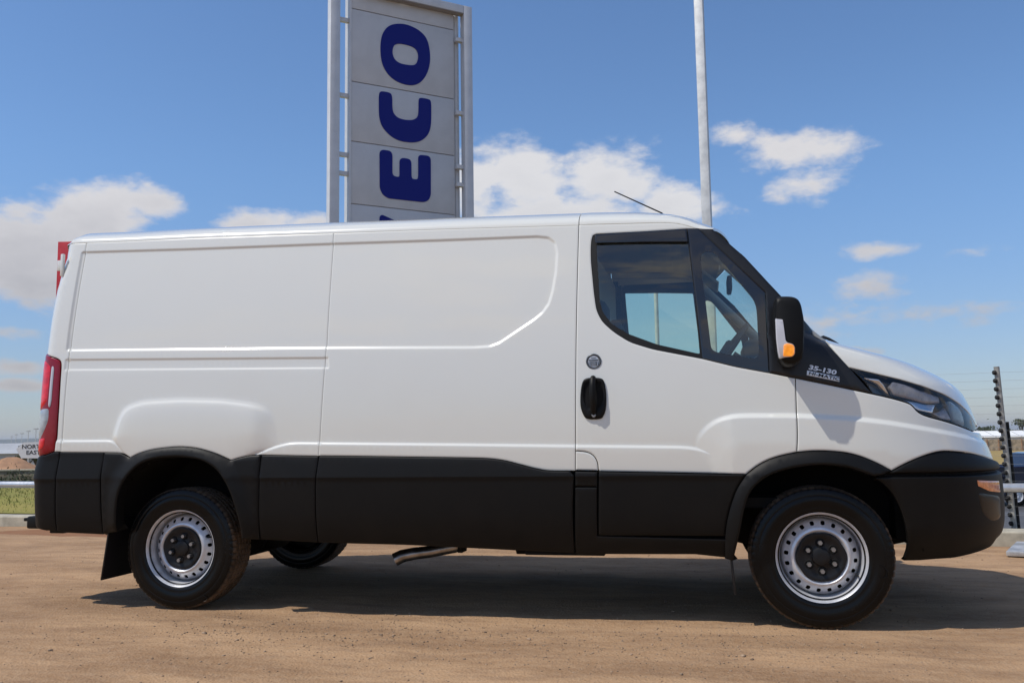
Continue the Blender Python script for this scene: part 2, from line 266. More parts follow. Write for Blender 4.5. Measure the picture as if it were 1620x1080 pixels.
# outlines of the van side in metres: (distance ahead of the rear axle, height)
CV = {
 'seam_rear': [(-0.852, 2.188),(-0.444, 2.175),(-0.013, 2.168),(0.918, 2.139),(1.576, 2.12),(2.348, 2.091)],
 'seam_door': [(2.355, 2.094),(2.677, 2.081),(2.807, 2.076),(2.864, 2.069),(2.916, 2.056),(2.978, 2.029)],
 'rear_top': [(-0.852, 2.188)],
 'light_in': [(-0.953, 1.509),(-0.786, 1.451),(-0.772, 1.426),(-0.765, 1.18),(-0.766, 0.993),(-0.774, 0.906)],
 'light_low': [(-0.776, 0.904),(-0.831, 0.886),(-0.886, 0.867)],
 'clad_rear_top': [(-0.776, 0.902),(-0.445, 0.897),(-0.312, 0.893),(-0.264, 0.866)],
 'arch_rear_out': [(-0.264, 0.866),(-0.209, 0.89),(-0.116, 0.913),(0.045, 0.927),(0.165, 0.917),(0.284, 0.885),(0.375, 0.845)],
 'arch_rear_r': [(0.375, 0.845),(0.422, 0.859),(0.491, 0.872),(0.549, 0.872)],
 'clad_mid_top': [(0.549, 0.872),(1.102, 0.861),(1.745, 0.846),(1.866, 0.842),(1.951, 0.83),(2.035, 0.807),(2.119, 0.785),(2.176, 0.775),(2.236, 0.773),(2.312, 0.773)],
 'clad_front_top': [(2.312, 0.773),(2.433, 0.769),(2.802, 0.76),(3.174, 0.75)],
 'arch_front_out': [(3.174, 0.75),(3.236, 0.799),(3.313, 0.834),(3.419, 0.857),(3.521, 0.864),(3.644, 0.854),(3.725, 0.83),(3.806, 0.79),(3.852, 0.762)],
 'bumper_top': [(3.852, 0.762),(3.922, 0.799),(4.003, 0.832),(4.085, 0.854),(4.171, 0.849),(4.263, 0.835),(4.378, 0.805),(4.451, 0.784)],
 'seam_mid': [(0.918, 2.139),(0.923, 1.828),(0.925, 1.454),(0.908, 1.073),(0.898, 0.863)],
 'seam_doorr': [(2.35, 2.091),(2.342, 1.755),(2.334, 1.411),(2.323, 0.874)],
 'seam_doorr_low': [(2.323, 0.874),(2.319, 0.773),(2.308, 0.549),(2.302, 0.339)],
 'door_notch': [(2.323, 0.874),(2.384, 0.869),(2.419, 0.85),(2.438, 0.814),(2.439, 0.769),(2.425, 0.439)],
 'win_out_low': [(2.421, 2.004),(2.4175, 1.960),(2.418, 1.885),(2.434, 1.701),(2.446, 1.607),(2.476, 1.545),(2.538, 1.486),(2.619, 1.431),(2.735, 1.39),(2.982, 1.333),(3.146, 1.286),(3.308, 1.25)],
 'win_out_top': [(2.435, 2.034),(2.723, 2.031),(2.932, 2.032),(2.978, 2.029)],
 'tri_low': [(3.308, 1.25),(3.431, 1.22),(3.614, 1.176),(3.791, 1.133)],
 'tri_hl': [(3.791, 1.133),(3.689, 1.267),(3.659, 1.306),(3.630, 1.346)],
 'seam_doorf': [(3.432, 1.22),(3.428, 1.041),(3.426, 0.932),(3.419, 0.857)],
 'hl_low': [(3.791, 1.133),(3.883, 1.11),(3.955, 1.088),(3.979, 1.075),(4.003, 1.041),(4.044, 1.02),(4.152, 0.993),(4.323, 0.941)],
 'hl_up': [(3.689, 1.267),(3.818, 1.233),(3.933, 1.204),(4.062, 1.164),(4.175, 1.123),(4.267, 1.073),(4.327, 1.025),(4.357, 0.971)],
 'pil_in': [(2.978, 2.029),(3.142, 1.85),(3.31, 1.661),(3.308, 1.25)],
 'pil_sil': [(3.059, 2.023),(3.216, 1.859),(3.325, 1.718),(3.434, 1.583),(3.493, 1.524),(3.600, 1.410)],
 'hood_sil': [(3.604, 1.439),(3.626, 1.411)],
 'visor': [(2.441, 2.033),(2.723, 2.031),(2.925, 2.033),(2.93, 1.953),(2.441, 1.981)],
 'glass': [(2.441, 1.977),(2.933, 1.944),(2.955, 1.674),(2.974, 1.353),(2.755, 1.415),(2.611, 1.475),(2.521, 1.534),(2.476, 1.603),(2.462, 1.66),(2.445, 1.916)],
 'divider': [(2.932, 2.032),(2.986, 1.334)],
 'qglass': [(3.016, 1.9),(2.992, 1.872),(2.996, 1.789),(3.005, 1.69),(3.027, 1.403),(3.031, 1.38),(3.053, 1.363),(3.234, 1.325),(3.257, 1.333),(3.263, 1.362),(3.262, 1.585),(3.248, 1.632),(3.066, 1.887),(3.038, 1.901)],
 'gap1': [(-0.737, 0.902),(-0.752, 0.686),(-0.759, 0.445)],
 'gap2': [(-0.438, 0.897),(-0.452, 0.754),(-0.452, 0.55),(-0.451, 0.425)],
 'gap3': [(0.555, 0.872),(0.548, 0.697),(0.535, 0.401)],
 'gap4': [(0.9, 0.863),(0.884, 0.696),(0.879, 0.387)],
 'gapd': [(2.319, 0.69),(2.434, 0.689)],
 'clad_bot_r': [(-0.906, 0.456),(-0.831, 0.441),(-0.76, 0.441),(-0.709, 0.43),(-0.452, 0.421)],
 'clad_bot_m': [(0.439, 0.404),(0.535, 0.401),(1.06, 0.383),(1.376, 0.379),(1.728, 0.366),(2.008, 0.355),(2.299, 0.346)],
 'clad_bot_f': [(2.299, 0.346),(2.476, 0.342),(2.912, 0.347),(3.067, 0.33),(3.097, 0.324)],
 'door_bot': [(2.424, 0.437),(3.058, 0.428)],
 'arch_rear_in': [(-0.339, 0.492),(-0.33, 0.601),(-0.307, 0.692),(-0.245, 0.778),(-0.172, 0.836),(-0.075, 0.86),(0.066, 0.866),(0.206, 0.847),(0.305, 0.796),(0.37, 0.697),(0.41, 0.588),(0.436, 0.482),(0.439, 0.404)],
 'arch_front_in': [(3.097, 0.321),(3.121, 0.41),(3.14, 0.489),(3.154, 0.558),(3.179, 0.645),(3.216, 0.696),(3.285, 0.748),(3.395, 0.781),(3.518, 0.796),(3.641, 0.784),(3.722, 0.754),(3.769, 0.732),(3.833, 0.68),(3.878, 0.601),(3.907, 0.498),(3.92, 0.388),(3.91, 0.322)],
 'arch_front_l': [(3.174, 0.75),(3.125, 0.68),(3.094, 0.602),(3.069, 0.514),(3.058, 0.428),(3.054, 0.33)],
 'bump_bot': [(3.91, 0.322),(3.99, 0.322),(4.069, 0.326),(4.169, 0.328),(4.262, 0.34),(4.373, 0.359),(4.584, 0.322)],
 'f_recess': [(-0.744, 2.123),(-0.002, 2.098),(0.925, 2.074),(1.579, 2.054),(2.121, 2.041),(2.185, 2.03),(2.22, 1.998),(2.232, 1.939),(2.226, 1.832),(2.209, 1.726),(2.189, 1.657),(2.155, 1.61),(2.11, 1.574),(2.007, 1.509),(1.92, 1.454),(1.868, 1.437),(1.781, 1.434),(0.924, 1.462),(-0.745, 1.506)],
 'f_strip': [(-0.745, 1.448),(0.937, 1.404),(0.943, 1.347),(-0.746, 1.387)],
 'f_bulge': [(-0.385, 0.962),(-0.367, 1.035),(-0.339, 1.115),(-0.296, 1.156),(-0.197, 1.182),(0.035, 1.189),(0.296, 1.178),(0.493, 1.152),(0.583, 1.122),(0.620, 1.080),(0.645, 1.020),(0.660, 0.950),(0.650, 0.915),(0.600, 0.900),(0.468, 0.855),(0.375, 0.799),(0.107, 0.801),(-0.266, 0.822)],
 'f_low': [(-0.97, 0.969),(-0.385, 0.962),(-0.267, 0.866),(0.106, 0.851),(0.468, 0.859),(0.614, 0.908),(0.712, 0.931),(0.763, 0.934),(1.746, 0.913),(2.322, 0.899),(2.876, 0.887),(2.963, 0.873),(3.115, 0.811),(3.189, 0.748)],
 'f_front': [(2.926, 0.883),(2.946, 0.933),(2.985, 0.98),(3.046, 1.02),(3.124, 1.038),(3.185, 1.04),(3.425, 1.035),(3.552, 1.026),(3.688, 1.016),(3.832, 0.997),(3.998, 0.967),(4.174, 0.934),(4.369, 0.892)],
 'handle': [(2.353, 1.111),(2.356, 1.177),(2.365, 1.227),(2.382, 1.251),(2.468, 1.249),(2.484, 1.223),(2.491, 1.158),(2.488, 1.092),(2.477, 1.057),(2.46, 1.034),(2.381, 1.035),(2.362, 1.072)],
 'badge': [(2.427, 1.336),(2.466, 1.335)],
 'txt': [(3.497, 1.28),(3.648, 1.243),(3.647, 1.221),(3.49, 1.259),(3.488, 1.231),(3.639, 1.199)],
 'hinge': [(-0.939, 2.12),(-0.849, 2.095),(-0.84, 1.957),(-0.942, 1.978)],
 'side_marker': [(4.258, 0.706),(4.404, 0.693),(4.413, 0.635),(4.328, 0.649),(4.263, 0.678)],
 'fog': [(4.253, 0.654),(4.327, 0.64),(4.41, 0.623),(4.413, 0.501),(4.335, 0.492),(4.276, 0.541)],
}
NZ = np.array([0.2, 0.3, 0.38, 0.5, 0.6, 0.7, 0.8, 0.85, 0.9, 0.95, 1.0, 1.05, 1.1, 1.14, 1.18, 1.21, 1.24, 1.27, 1.3, 1.33, 1.36, 1.39, 1.42, 1.45, 1.6])
NX = np.array([4.499, 4.499, 4.518, 4.526, 4.53, 4.522, 4.502, 4.487, 4.468, 4.451, 4.439, 4.422, 4.401, 4.381, 4.349, 4.31, 4.259, 4.202, 4.139, 4.057, 3.956, 3.843, 3.718, 3.659, 3.65])
RZ = np.array([0.35, 0.5, 0.7, 0.8, 0.9, 1.1, 1.3, 1.5, 1.7, 1.8, 1.9, 2.0, 2.1, 2.2])
RX = np.array([-0.943, -0.93, -0.928, -0.932, -0.923, -0.924, -0.925, -0.925, -0.925, -0.922, -0.917, -0.904, -0.889, -0.894])
POLY = np.array([0.01144, -0.07985, 0.22361, -0.41214, 0.40975, 0.8334])
# ------------------------------------------------------------------ the van body surface
XS, RR = 3.2, .09
_u = np.linspace(0, 1, 4001); _q = (1-_u**4.2)**(1/2.3)
_s = np.concatenate([[0], np.cumsum(np.hypot(np.diff(_u)*1.32, np.diff(_q)*.97))])     # arc length of the plan curve of the nose
AMAX = XS+_s[-1]
def gfun(u): return np.clip(1-np.clip(u, 0, 1)**4.2, 0, 1)**(1/2.3)
def toA(X, Z):
    X = np.asarray(X, float); Z = np.asarray(Z, float)
    xn = np.interp(Z, NZ, NX); xr = np.interp(Z, RZ, RX)
    a = np.where(X > XS, XS+np.interp((X-XS)/np.maximum(xn-XS, .05), _u, _s), X)
    v = np.clip((xr+RR-X)/RR, 0, 1)
    return np.where(X < xr+RR, xr+RR-RR*np.arcsin(v), a)
def surf(a, Z):
    a = np.asarray(a, float); Z = np.asarray(Z, float)
    xn = np.interp(Z, NZ, NX); xr = np.interp(Z, RZ, RX)
    u = np.interp(a-XS, _s, _u); u = np.where(a > XS, u, 0)
    X = np.where(a > XS, XS+u*(xn-XS), a); w = np.polyval(POLY, np.clip(Z, .2, 2.25))
    g = np.where(a > XS, np.interp(a-XS, _s, _q), 1.0); S = w*g
    th = np.clip((xr+RR-a)/RR, 0, math.pi/2)
    X = np.where(th > 0, xr+RR-RR*np.sin(th), X); S = S-np.where(th > 0, RR*(1-np.cos(th)), 0)
    return X, S
def seg_dist(P, L):
    d = np.full(len(P), 1e9)
    for p, q in zip(L, np.roll(L, -1, 0)):
        e = q-p; l2 = e@e
        if l2 < 1e-14: continue
        t = np.clip(((P-p)@e)/l2, 0, 1); d = np.minimum(d, np.hypot(*(P-p-t[:, None]*e).T))
    return d
def open_dist(P, L):
    d = np.full(len(P), 1e9)
    for p, q in zip(L[:-1], L[1:]):
        e = q-p; t = np.clip(((P-p)@e)/max(e@e, 1e-14), 0, 1); d = np.minimum(d, np.hypot(*(P-p-t[:, None]*e).T))
    return d
def inside(P, L):
    c = np.zeros(len(P), bool); x, y = P.T
    for (x1, y1), (x2, y2) in zip(L, np.roll(L, -1, 0)):
        if y1 == y2: continue
        c ^= ((y1 > y) != (y2 > y)) & (x < (x2-x1)*(y-y1)/(y2-y1)+x1)
    return c
def rounded(p, closed=False, r=.05, n=4):
    p = [np.array(q, float) for q in p]; N = len(p); out = []
    for i in range(N):
        if not closed and i in (0, N-1): out.append(p[i]); continue
        a, b, c = p[i-1], p[i], p[(i+1) % N]
        la, lc = np.linalg.norm(a-b), np.linalg.norm(c-b)
        ca, cc = min(.48*la, r), min(.48*lc, r)
        s, e = b+(a-b)/max(la, 1e-9)*ca, b+(c-b)/max(lc, 1e-9)*cc
        for k in range(n+1):
            t = k/n; out.append(s*(1-t)**2+2*b*t*(1-t)+e*t*t)
    return np.array(out)
def cv(name, r=.05): 
    return resample(rounded(CV[name], False, r), .02, False)
def rv(name, r=.05): return cv(name, r)[::-1]
def A2(P): P = np.asarray(P, float); return np.stack([toA(P[:, 0], P[:, 1]), P[:, 1]], 1)
def resample(L, ds, closed=True):
    out = []; n = len(L)
    for i in range(n if closed else n-1):
        p, q = L[i], L[(i+1) % n]; k = max(1, int(np.ceil(np.linalg.norm(q-p)/ds)))
        for j in range(k): out.append(p+(q-p)*j/k)
    if not closed: out.append(L[-1])
    return np.array(out)
def clean(L, eps=.0012):
    out = [L[0]]
    for p in L[1:]:
        if np.linalg.norm(p-out[-1]) > eps: out.append(p)
    if np.linalg.norm(out[0]-out[-1]) < eps: out.pop()
    return np.array(out)
def area(L): x, y = L.T; return .5*np.sum(x*np.roll(y, -1)-np.roll(x, -1)*y)
def offset(L, d):
    """move a closed counter-clockwise outline inward by d"""
    e = np.roll(L, -1, 0)-L; e /= np.maximum(np.linalg.norm(e, axis=1), 1e-9)[:, None]; n = np.stack([-e[:, 1], e[:, 0]], 1)
    m = n+np.roll(n, 1, 0); l = np.linalg.norm(m, axis=1); m = m/np.maximum(l, 1e-6)[:, None]
    k = 1/np.maximum((m*n).sum(1), .5)
    return L+m*(d*k)[:, None]
# ---- pressed features of the side
def closedA(pts, r): return A2(rounded(pts, True, r))
F_RECESS = closedA(CV['f_recess'], .012); F_STRIP = closedA(CV['f_strip'], .006); F_BULGE = closedA(CV['f_bulge'], .05)
F_LOW = A2(np.vstack([rounded(CV['f_low'], False, .04), [(3.189, .2), (-.90, .2)]]))
F_LOW[-1, 0] = -1.1; F_LOW[0, 0] = -1.1
F_FRONT = np.vstack([A2(rounded(CV['f_front'], False, .06)), [(AMAX+.2, .90), (AMAX+.2, .2), (2.9, .2), (2.9, .86)]])
FEATS = [(F_RECESS, .011), (F_STRIP, .009), (F_BULGE, .022), (F_LOW, .010), (F_FRONT, .016)]
ARCH_R = A2(cv('arch_rear_in')); ARCH_F = A2(cv('arch_front_in'))
def sstep(d, w): t = np.clip((d+w)/(2*w), 0, 1); return t*t*(3-2*t)
def sdist(P, L):
    d = seg_dist(P, L); return np.where(inside(P, L), d, -d)
def relief(P):
    a, Z = P.T; D = np.zeros(len(P))
    D -= .0085*sstep(sdist(P, F_RECESS), .011)
    D -= .0050*sstep(sdist(P, F_STRIP), .009)
    sb = sdist(P, F_BULGE); bulge = (.010*sstep(sb, .024)+.009*(1-np.exp(-np.clip(sb, 0, 1)/.05)))*(1-sstep(a-.575, .09))
    low = .0085*sstep(sdist(P, F_LOW), .010)
    fr = (.016*sstep(sdist(P, F_FRONT), .016)+.006*np.clip(sdist(P, F_FRONT)/.15, 0, 1))*np.clip((a-2.93)/.18, 0, 1)*np.clip((AMAX-a)/.9, 0, 1)
    return D+np.maximum(np.maximum(bulge, low), fr)
def clad(P):
    a, Z = P.T
    t = np.clip((.87-Z)/.125, 0, 1)
    D = .010+.020*t-.004*np.clip((.745-Z)/.02, 0, 1)-.035*np.clip((.56-Z)/.24, 0, 1)**2
    return D
def flare(L):
    def f(P):
        d = open_dist(P, L); t = np.clip(1-d/.10, 0, 1)
        return clad(P)*.6+.012+.026*t*t*(3-2*t)
    return f
def bumper_front(P):
    a, Z = P.T; D = .012+.014*np.clip((.84-Z)/.05, 0, 1)
    D -= .024*sstep(.748-Z, .008)*(1-sstep(.735-Z, .010)) # groove under the upper lip
    D += .006*(1-sstep(.70-Z, .1)) - .05*np.clip((.50-Z)/.18, 0, 1)**2
    return D
def panel(name, pts, m, parent, D=relief, off=0., T=.022, gap=.0024, grid=.038, feats=None, ds=.012, roll=.0022, rollw=.008, inA=False, label=None, mirror=True, flatback=False, hole=None):
    L = np.asarray(pts, float) if inA else A2(resample(clean(np.asarray(pts, float)), .015))
    L = clean(L)
    if area(L) < 0: L = L[::-1]
    L = resample(L, ds); L = clean(L, .0008)
    if gap: L = offset(L, gap); L = clean(L, .0008)
    lo, hi = L.min(0), L.max(0); pts_ = []
    if grid:
        gx = np.arange(lo[0], hi[0]+grid, grid); gz = np.arange(lo[1], hi[1]+grid*.87, grid*.87)
        G = np.array([(x+(.5*grid if j % 2 else 0), z) for j, z in enumerate(gz) for x in gx])
        g = G[inside(G, L)]; 
        if len(g): pts_.append(g[seg_dist(g, L) > .013])
    for q in (.0018, .0045, .0085):
        Q = offset(L, q); k = inside(Q, L)
        Q = Q[k]; 
        if len(Q): pts_.append(Q[seg_dist(Q, L) > q*.75])
    for FL, w in (FEATS if feats is None else feats):
        if FL[:, 0].max() < lo[0] or FL[:, 0].min() > hi[0] or FL[:, 1].max() < lo[1] or FL[:, 1].min() > hi[1]: continue
        B = resample(FL, .012); B = B[(B[:, 0] > lo[0]-.1) & (B[:, 0] < hi[0]+.1)]
        for q in (-1, -.55, -.2, .2, .55, 1):
            e = np.roll(B, -1, 0)-B; e /= np.maximum(np.linalg.norm(e, axis=1), 1e-9)[:, None]
            Q = B+np.stack([-e[:, 1], e[:, 0]], 1)*(q*w); k = inside(Q, L); Q = Q[k]
            if len(Q): pts_.append(Q[seg_dist(Q, L) > .010])
    Pi = np.vstack(pts_) if pts_ else np.zeros((0, 2))
    if len(Pi):      # thin out points that fall together
        key = np.round(Pi/.0022).astype(int); _, ix = np.unique(key, axis=0, return_index=True); Pi = Pi[np.sort(ix)]
    V = np.vstack([L, Pi]); n = len(L)
    faces = [list(range(n))]; hl = []
    if hole is not None:
        H = resample(hole, ds); k0 = len(V); V = np.vstack([V, H]); keep = ~inside(V, H); keep[:n] = True; keep[k0:] = True
        near = seg_dist(V, H) < .004; near[:n] = False; near[k0:] = False
        keep &= ~near; idx = np.cumsum(keep)-1; V = V[keep]
        hl = [int(idx[k0+i]) for i in range(len(H))]
    edges = [(hl[i], hl[(i+1) % len(hl)]) for i in range(len(hl))]
    v, _, f, *_r = delaunay_2d_cdt([Vector(map(float, p)) for p in V], edges, faces, 1, 1e-6)
    v = np.array([(p.x, p.y) for p in v]); f = [list(t) for t in f]
    if hole is not None:
        cen = np.array([v[t].mean(0) for t in f]); kh = inside(cen, H); f = [t for t, h in zip(f, kh) if not h]
    Df = D if callable(D) else (lambda P: np.full(len(P), float(D)))
    def pos(P):
        X, S = surf(P[:, 0], P[:, 1]); d = Df(P)+off
        if roll:
            bd = seg_dist(P, L)
            if hole is not None: bd = np.minimum(bd, seg_dist(P, H))
            rl = 1-np.clip(bd/rollw, 0, 1); d = d-roll*rl*rl
        # offset along the horizontal normal of the plan curve
        h = 2e-3; X1, S1 = surf(P[:, 0]+h, P[:, 1]); X0, S0 = surf(P[:, 0]-h, P[:, 1])
        tx, ts = X1-X0, S1-S0; l = np.maximum(np.hypot(tx, ts), 1e-9)
        return np.stack([X-ts/l*d, -np.maximum(S+tx/l*d, 0), P[:, 1]], 1)
    co = pos(v); h = 1.2e-3
    e1 = np.array([h, 0]); e2 = np.array([0, h])
    ta = pos(v+e1)-pos(v-e1); tz = pos(v+e2)-pos(v-e2); N = np.cross(ta, tz); N /= np.maximum(np.linalg.norm(N, axis=1), 1e-12)[:, None]
    # orientation: counter-clockwise in (a, z) seen from -y
    f2 = []
    for t in f:
        a_, b_, c_ = v[t[0]], v[t[1]], v[t[2]]
        if (b_[0]-a_[0])*(c_[1]-a_[1])-(b_[1]-a_[1])*(c_[0]-a_[0]) < 0: t = t[::-1]
        f2.append(t)
    cnt = {}
    for t in f2:
        for i in range(3): cnt[(t[i], t[(i+1) % 3])] = 1
    be = [e for e in cnt if (e[1], e[0]) not in cnt]
    nv = len(co); vid = {}; ex = []
    for a_, b_ in be:
        for k in (a_, b_):
            if k not in vid: vid[k] = nv+len(ex); ex.append(co[k]-N[k]*T)
    allv = np.vstack([co, np.array(ex)]) if ex else co
    rim = [[b_, a_, vid[a_], vid[b_]] for a_, b_ in be]
    me = bpy.data.meshes.new(name); me.from_pydata(allv.tolist(), [], f2+rim); 
    for p in me.polygons: p.use_smooth = True
    ln = []
    for t in f2: ln += [N[k] for k in t]
    for q in rim:
        A_, B_, C_ = allv[q[0]], allv[q[1]], allv[q[2]]; nn = np.cross(B_-A_, C_-B_); nn /= max(np.linalg.norm(nn), 1e-12); ln += [nn]*4
    me.normals_split_custom_set([tuple(map(float, q)) for q in ln]); me.update()
    o = link(name, me, m, parent)
    if label: o['label'] = label
    if mirror:
        o2 = link(name, me, None, parent); o2.scale = (1, -1, 1)
        if label: o2['label'] = label
    return o
def sub_mirror(o, parent):
    c = o.copy(); COL.objects.link(c); c.scale = (1, -1, 1); c.parent = parent; return c
vseg = lambda *p: np.array(p, float)

van = tag(empty('delivery_van'), 'long white panel van with black lower cladding and steel wheels, parked side-on on the dirt', 'van')
PNT, PLA = M['paint'], M['plastic']
amin = lambda z: float(np.interp(z, RZ, RX))+RR-RR*math.pi/2
rear_edge = lambda z0, z1, n=12: [(amin(z), z) for z in np.linspace(z0, z1, n)]
top_r = A2(cv('seam_rear')); top_r[0] = (amin(2.19), 2.19)
lin = A2(CV['light_in']); lin = np.vstack([[(amin(1.509), 1.509)], A2(rounded(CV['light_in'][0:], False, .03))[1:]])
llow = np.vstack([A2(CV['light_low'])[:2], [(amin(.867), .867)]])
# rear quarter
CS = np.array([(-.722, 2.184), (-.724, 1.5), (-.727, 1.1), (-.729, .902)])
p = np.vstack([top_r[:1], CS, A2([(-.776, .902)]), lin[::-1], rear_edge(1.55, 2.18)])
panel('rear_corner_panel', p, PNT, van, inA=True)
p = np.vstack([CS[::-1], A2([q for q in cv('seam_rear') if .9 > q[0] > -.70]), A2(cv('seam_mid')), A2([(.549, .873)]), A2(rv('arch_rear_r')), A2(rv('arch_rear_out')), A2([q for q in rv('clad_rear_top') if q[0] > -.72])])
panel('rear_quarter_panel', p, PNT, van, inA=True, gap=.0009, roll=.0015)
p = np.vstack([[q for q in cv('seam_rear') if q[0] > .918-1e-6], cv('seam_doorr'), [(2.320, .774)], [q for q in rv('clad_mid_top') if q[0] < 2.315 and q[0] > .9], rv('seam_mid')])
panel('side_panel', p, PNT, van, gap=.0011, roll=.0015)
door = np.vstack([cv('seam_door'), [q for q in rv('win_out_top', .01) if q[0] > 2.45], [(2.446, 2.034)], rounded([(2.428, 2.026)]+CV['win_out_low'], False, .03), [(3.431, 1.22)], cv('seam_doorf'), [q for q in rv('arch_front_out') if q[0] < 3.40], [q for q in rv('clad_front_top') if 2.44 < q[0] < 3.17], rv('door_notch', .03)[[k for k, q in enumerate(rv('door_notch', .03)) if q[1] > .775]], rv('seam_doorr')])
cab_door = panel('cab_door', door, PNT, van)
panel('sill_corner', np.vstack([cv('door_notch', .03)[[k for k, q in enumerate(cv('door_notch', .03)) if q[1] > .775]], [(2.438, .772), (2.320, .775)]]), PNT, van)
fen = np.vstack([[(3.433, 1.219)], cv('tri_low')[[k for k, q in enumerate(cv('tri_low')) if q[0] > 3.44]], cv('hl_low')])
fen = np.vstack([A2(fen), [(AMAX, .925), (AMAX, .865), (AMAX, .80), (AMAX, .74)], A2(rv('bumper_top')), A2([q for q in rv('arch_front_out') if q[0] > 3.42]), A2(rv('seam_doorf'))])
panel('front_wing', fen, PNT, van, inA=True, grid=.03)
# bonnet
hsil = [(AMAX, z) for z in np.linspace(.955, 1.45, 26)]
hu = A2(CV['hl_up']); hu = rounded(hu, False, .04)
bon = np.vstack([hu, [(AMAX, .955)], hsil[1:], [(XS+1.2, 1.452), (XS+.55, 1.452), (A2([(3.590, 1.445)])[0][0], 1.452)], A2(resample(np.array([(3.600, 1.41), (3.608, 1.381), (3.630, 1.346), (3.659, 1.306), (3.689, 1.267)]), .01, False))[:-1]])
panel('bonnet', bon, PNT, van, D=0.0, inA=True, grid=.03, feats=[])
# cladding
CL_ = dict(D=clad, feats=[(np.array([(-2, .745), (AMAX+1, .745), (AMAX+1, .735), (-2, .735)]), .006)], T=.02, roll=.003, rollw=.010, gap=.0026)
p = np.vstack([llow, rear_edge(.86, .47), A2(CV['clad_bot_r'][1:3]), A2(rv('gap1'))]); panel('rear_bumper_corner', p, PLA, van, inA=True, **CL_)
p = np.vstack([cv('gap1'), CV['clad_bot_r'][2:], rv('gap2'), [(-.45, .8975), (-.73, .902)]]); panel('lower_side_trim', p, PLA, van, **CL_)
FLR = dict(D=flare(ARCH_R), feats=[(np.vstack([ARCH_R, ARCH_R[::-1]+1e-4]), .03)], T=.07, roll=.006, rollw=.012, gap=.0026)
p = np.vstack([[(-.438, .897), (-.33, .894)], cv('arch_rear_out'), cv('arch_rear_r'), cv('gap3'), [(.45, .404)], rv('arch_rear_in'), [(-.345, .44), (-.449, .425)], rv('gap2')[:-1]]); panel('rear_arch_flare', p, PLA, van, **FLR)
p = np.vstack([cv('gap3'), rv('gap4'), [(.56, .872)]]); panel('lower_side_trim', p, PLA, van, **CL_)
p = np.vstack([cv('gap4'), [q for q in CV['clad_bot_m'] if .89 < q[0]], [(2.305, .60), (2.316, .75)], [q for q in rv('clad_mid_top') if .90 < q[0] < 2.31]]); panel('lower_side_trim', p, PLA, van, **CL_)
p = vseg((2.320, .771), (2.438, .768), (2.434, .691), (2.318, .692)); panel('step_trim', p, PLA, van, **CL_)
p = vseg((2.318, .690), (2.434, .689), (2.425, .441), (3.075, .430), (3.072, .331), (2.912, .347), (2.476, .342), (2.302, .340)); panel('sill_trim', p, PLA, van, **CL_)
p = np.vstack([[(2.442, .769)], cv('clad_front_top')[[k for k, q in enumerate(cv('clad_front_top')) if q[0] > 2.45]], cv('arch_front_l', .03)[[k for k, q in enumerate(cv('arch_front_l', .03)) if q[1] > .429]], [(2.428, .441)]]); dc = panel('door_trim', p, PLA, van, **CL_)
FLF = dict(D=flare(ARCH_F), feats=[(np.vstack([ARCH_F, ARCH_F[::-1]+1e-4]), .03)], T=.07, roll=.006, rollw=.012, gap=.0026)
inn = cv('arch_front_in'); cut = [q for q in inn if not (q[0] > 3.76)]
p = np.vstack([cv('arch_front_out'), [(3.80, .742)], cut[::-1], [(3.056, .331)], rv('arch_front_l', .03)]); panel('front_arch_flare', p, PLA, van, **FLF)
BF = dict(D=bumper_front, T=.02, roll=.006, rollw=.012, gap=.0026, grid=.03, feats=[(np.array([(2, .748), (AMAX+1, .748), (AMAX+1, .730), (2, .730)]), .008)])
bb = A2([q for q in CV['bump_bot'][1:-1] if q[0] < 4.38])
p = np.vstack([A2(cv('bumper_top')), [(AMAX, .745), (AMAX, .65), (AMAX, .55), (AMAX, .45)], [(AMAX-.4, .43), (AMAX-.62, .395)], bb[::-1], A2([(3.91, .322)]), A2([q for q in inn if q[0] > 3.765][::-1]), A2([(3.80, .742)])])
panel('front_bumper', p, PLA, van, inA=True, **BF)
# pillar cover, window parts
COV = dict(D=0.0, feats=[], T=.045, roll=.004, rollw=.012)
pil = np.vstack([[(2.985, 2.029)], CV['pil_in'][1:3], [(3.309, 1.252)], CV['tri_low'][1:], CV['tri_hl'][1:], [(3.608, 1.381)], CV['pil_sil'][::-1]])
pil_in_n = len(CV['pil_in'])
cover = panel('pillar_cover', pil, M['cover'], van, off=.003, grid=.03, gap=.001, **COV)
def glass_panel(name, pts, m, parent, off, T=.004, r=.02, **k):
    return panel(name, rounded(pts, True, r, 6), m, parent, D=0.0, off=off, T=T, gap=0, grid=.06, feats=[], roll=0, **k)
wsill = np.array(rounded([(2.428, 2.026)]+CV['win_out_low'], False, .03))
frame_o = np.vstack([[(2.445, 2.033)], wsill[[k for k, q in enumerate(wsill) if q[0] < 2.979]], [(2.986, 1.334), (2.932, 2.031)]])
glass_o = rounded([(2.4465, 1.984)]+[(2.9305, 1.957), (2.944, 1.80), (2.955, 1.674), (2.972, 1.357)]+CV['glass'][4:-1]+[(2.449, 1.90)], True, .012, 4)
wf = panel('window_frame', frame_o, M['seal'], van, D=0.0, off=-.005, T=.012, gap=-.004, grid=0, feats=[], roll=0, hole=A2(resample(glass_o, .015)))
sg = panel('side_window', glass_o, M['glass'], van, D=0.0, off=-.010, T=.004, gap=-.004, grid=.06, feats=[], roll=0)
qo = np.vstack([[(2.938, 2.029), (2.982, 2.026)], [(3.142, 1.846), (3.306, 1.659), (3.304, 1.253)], [(3.146, 1.288), (2.99, 1.335)]])
qg = rounded(CV['qglass'], True, .03, 5)
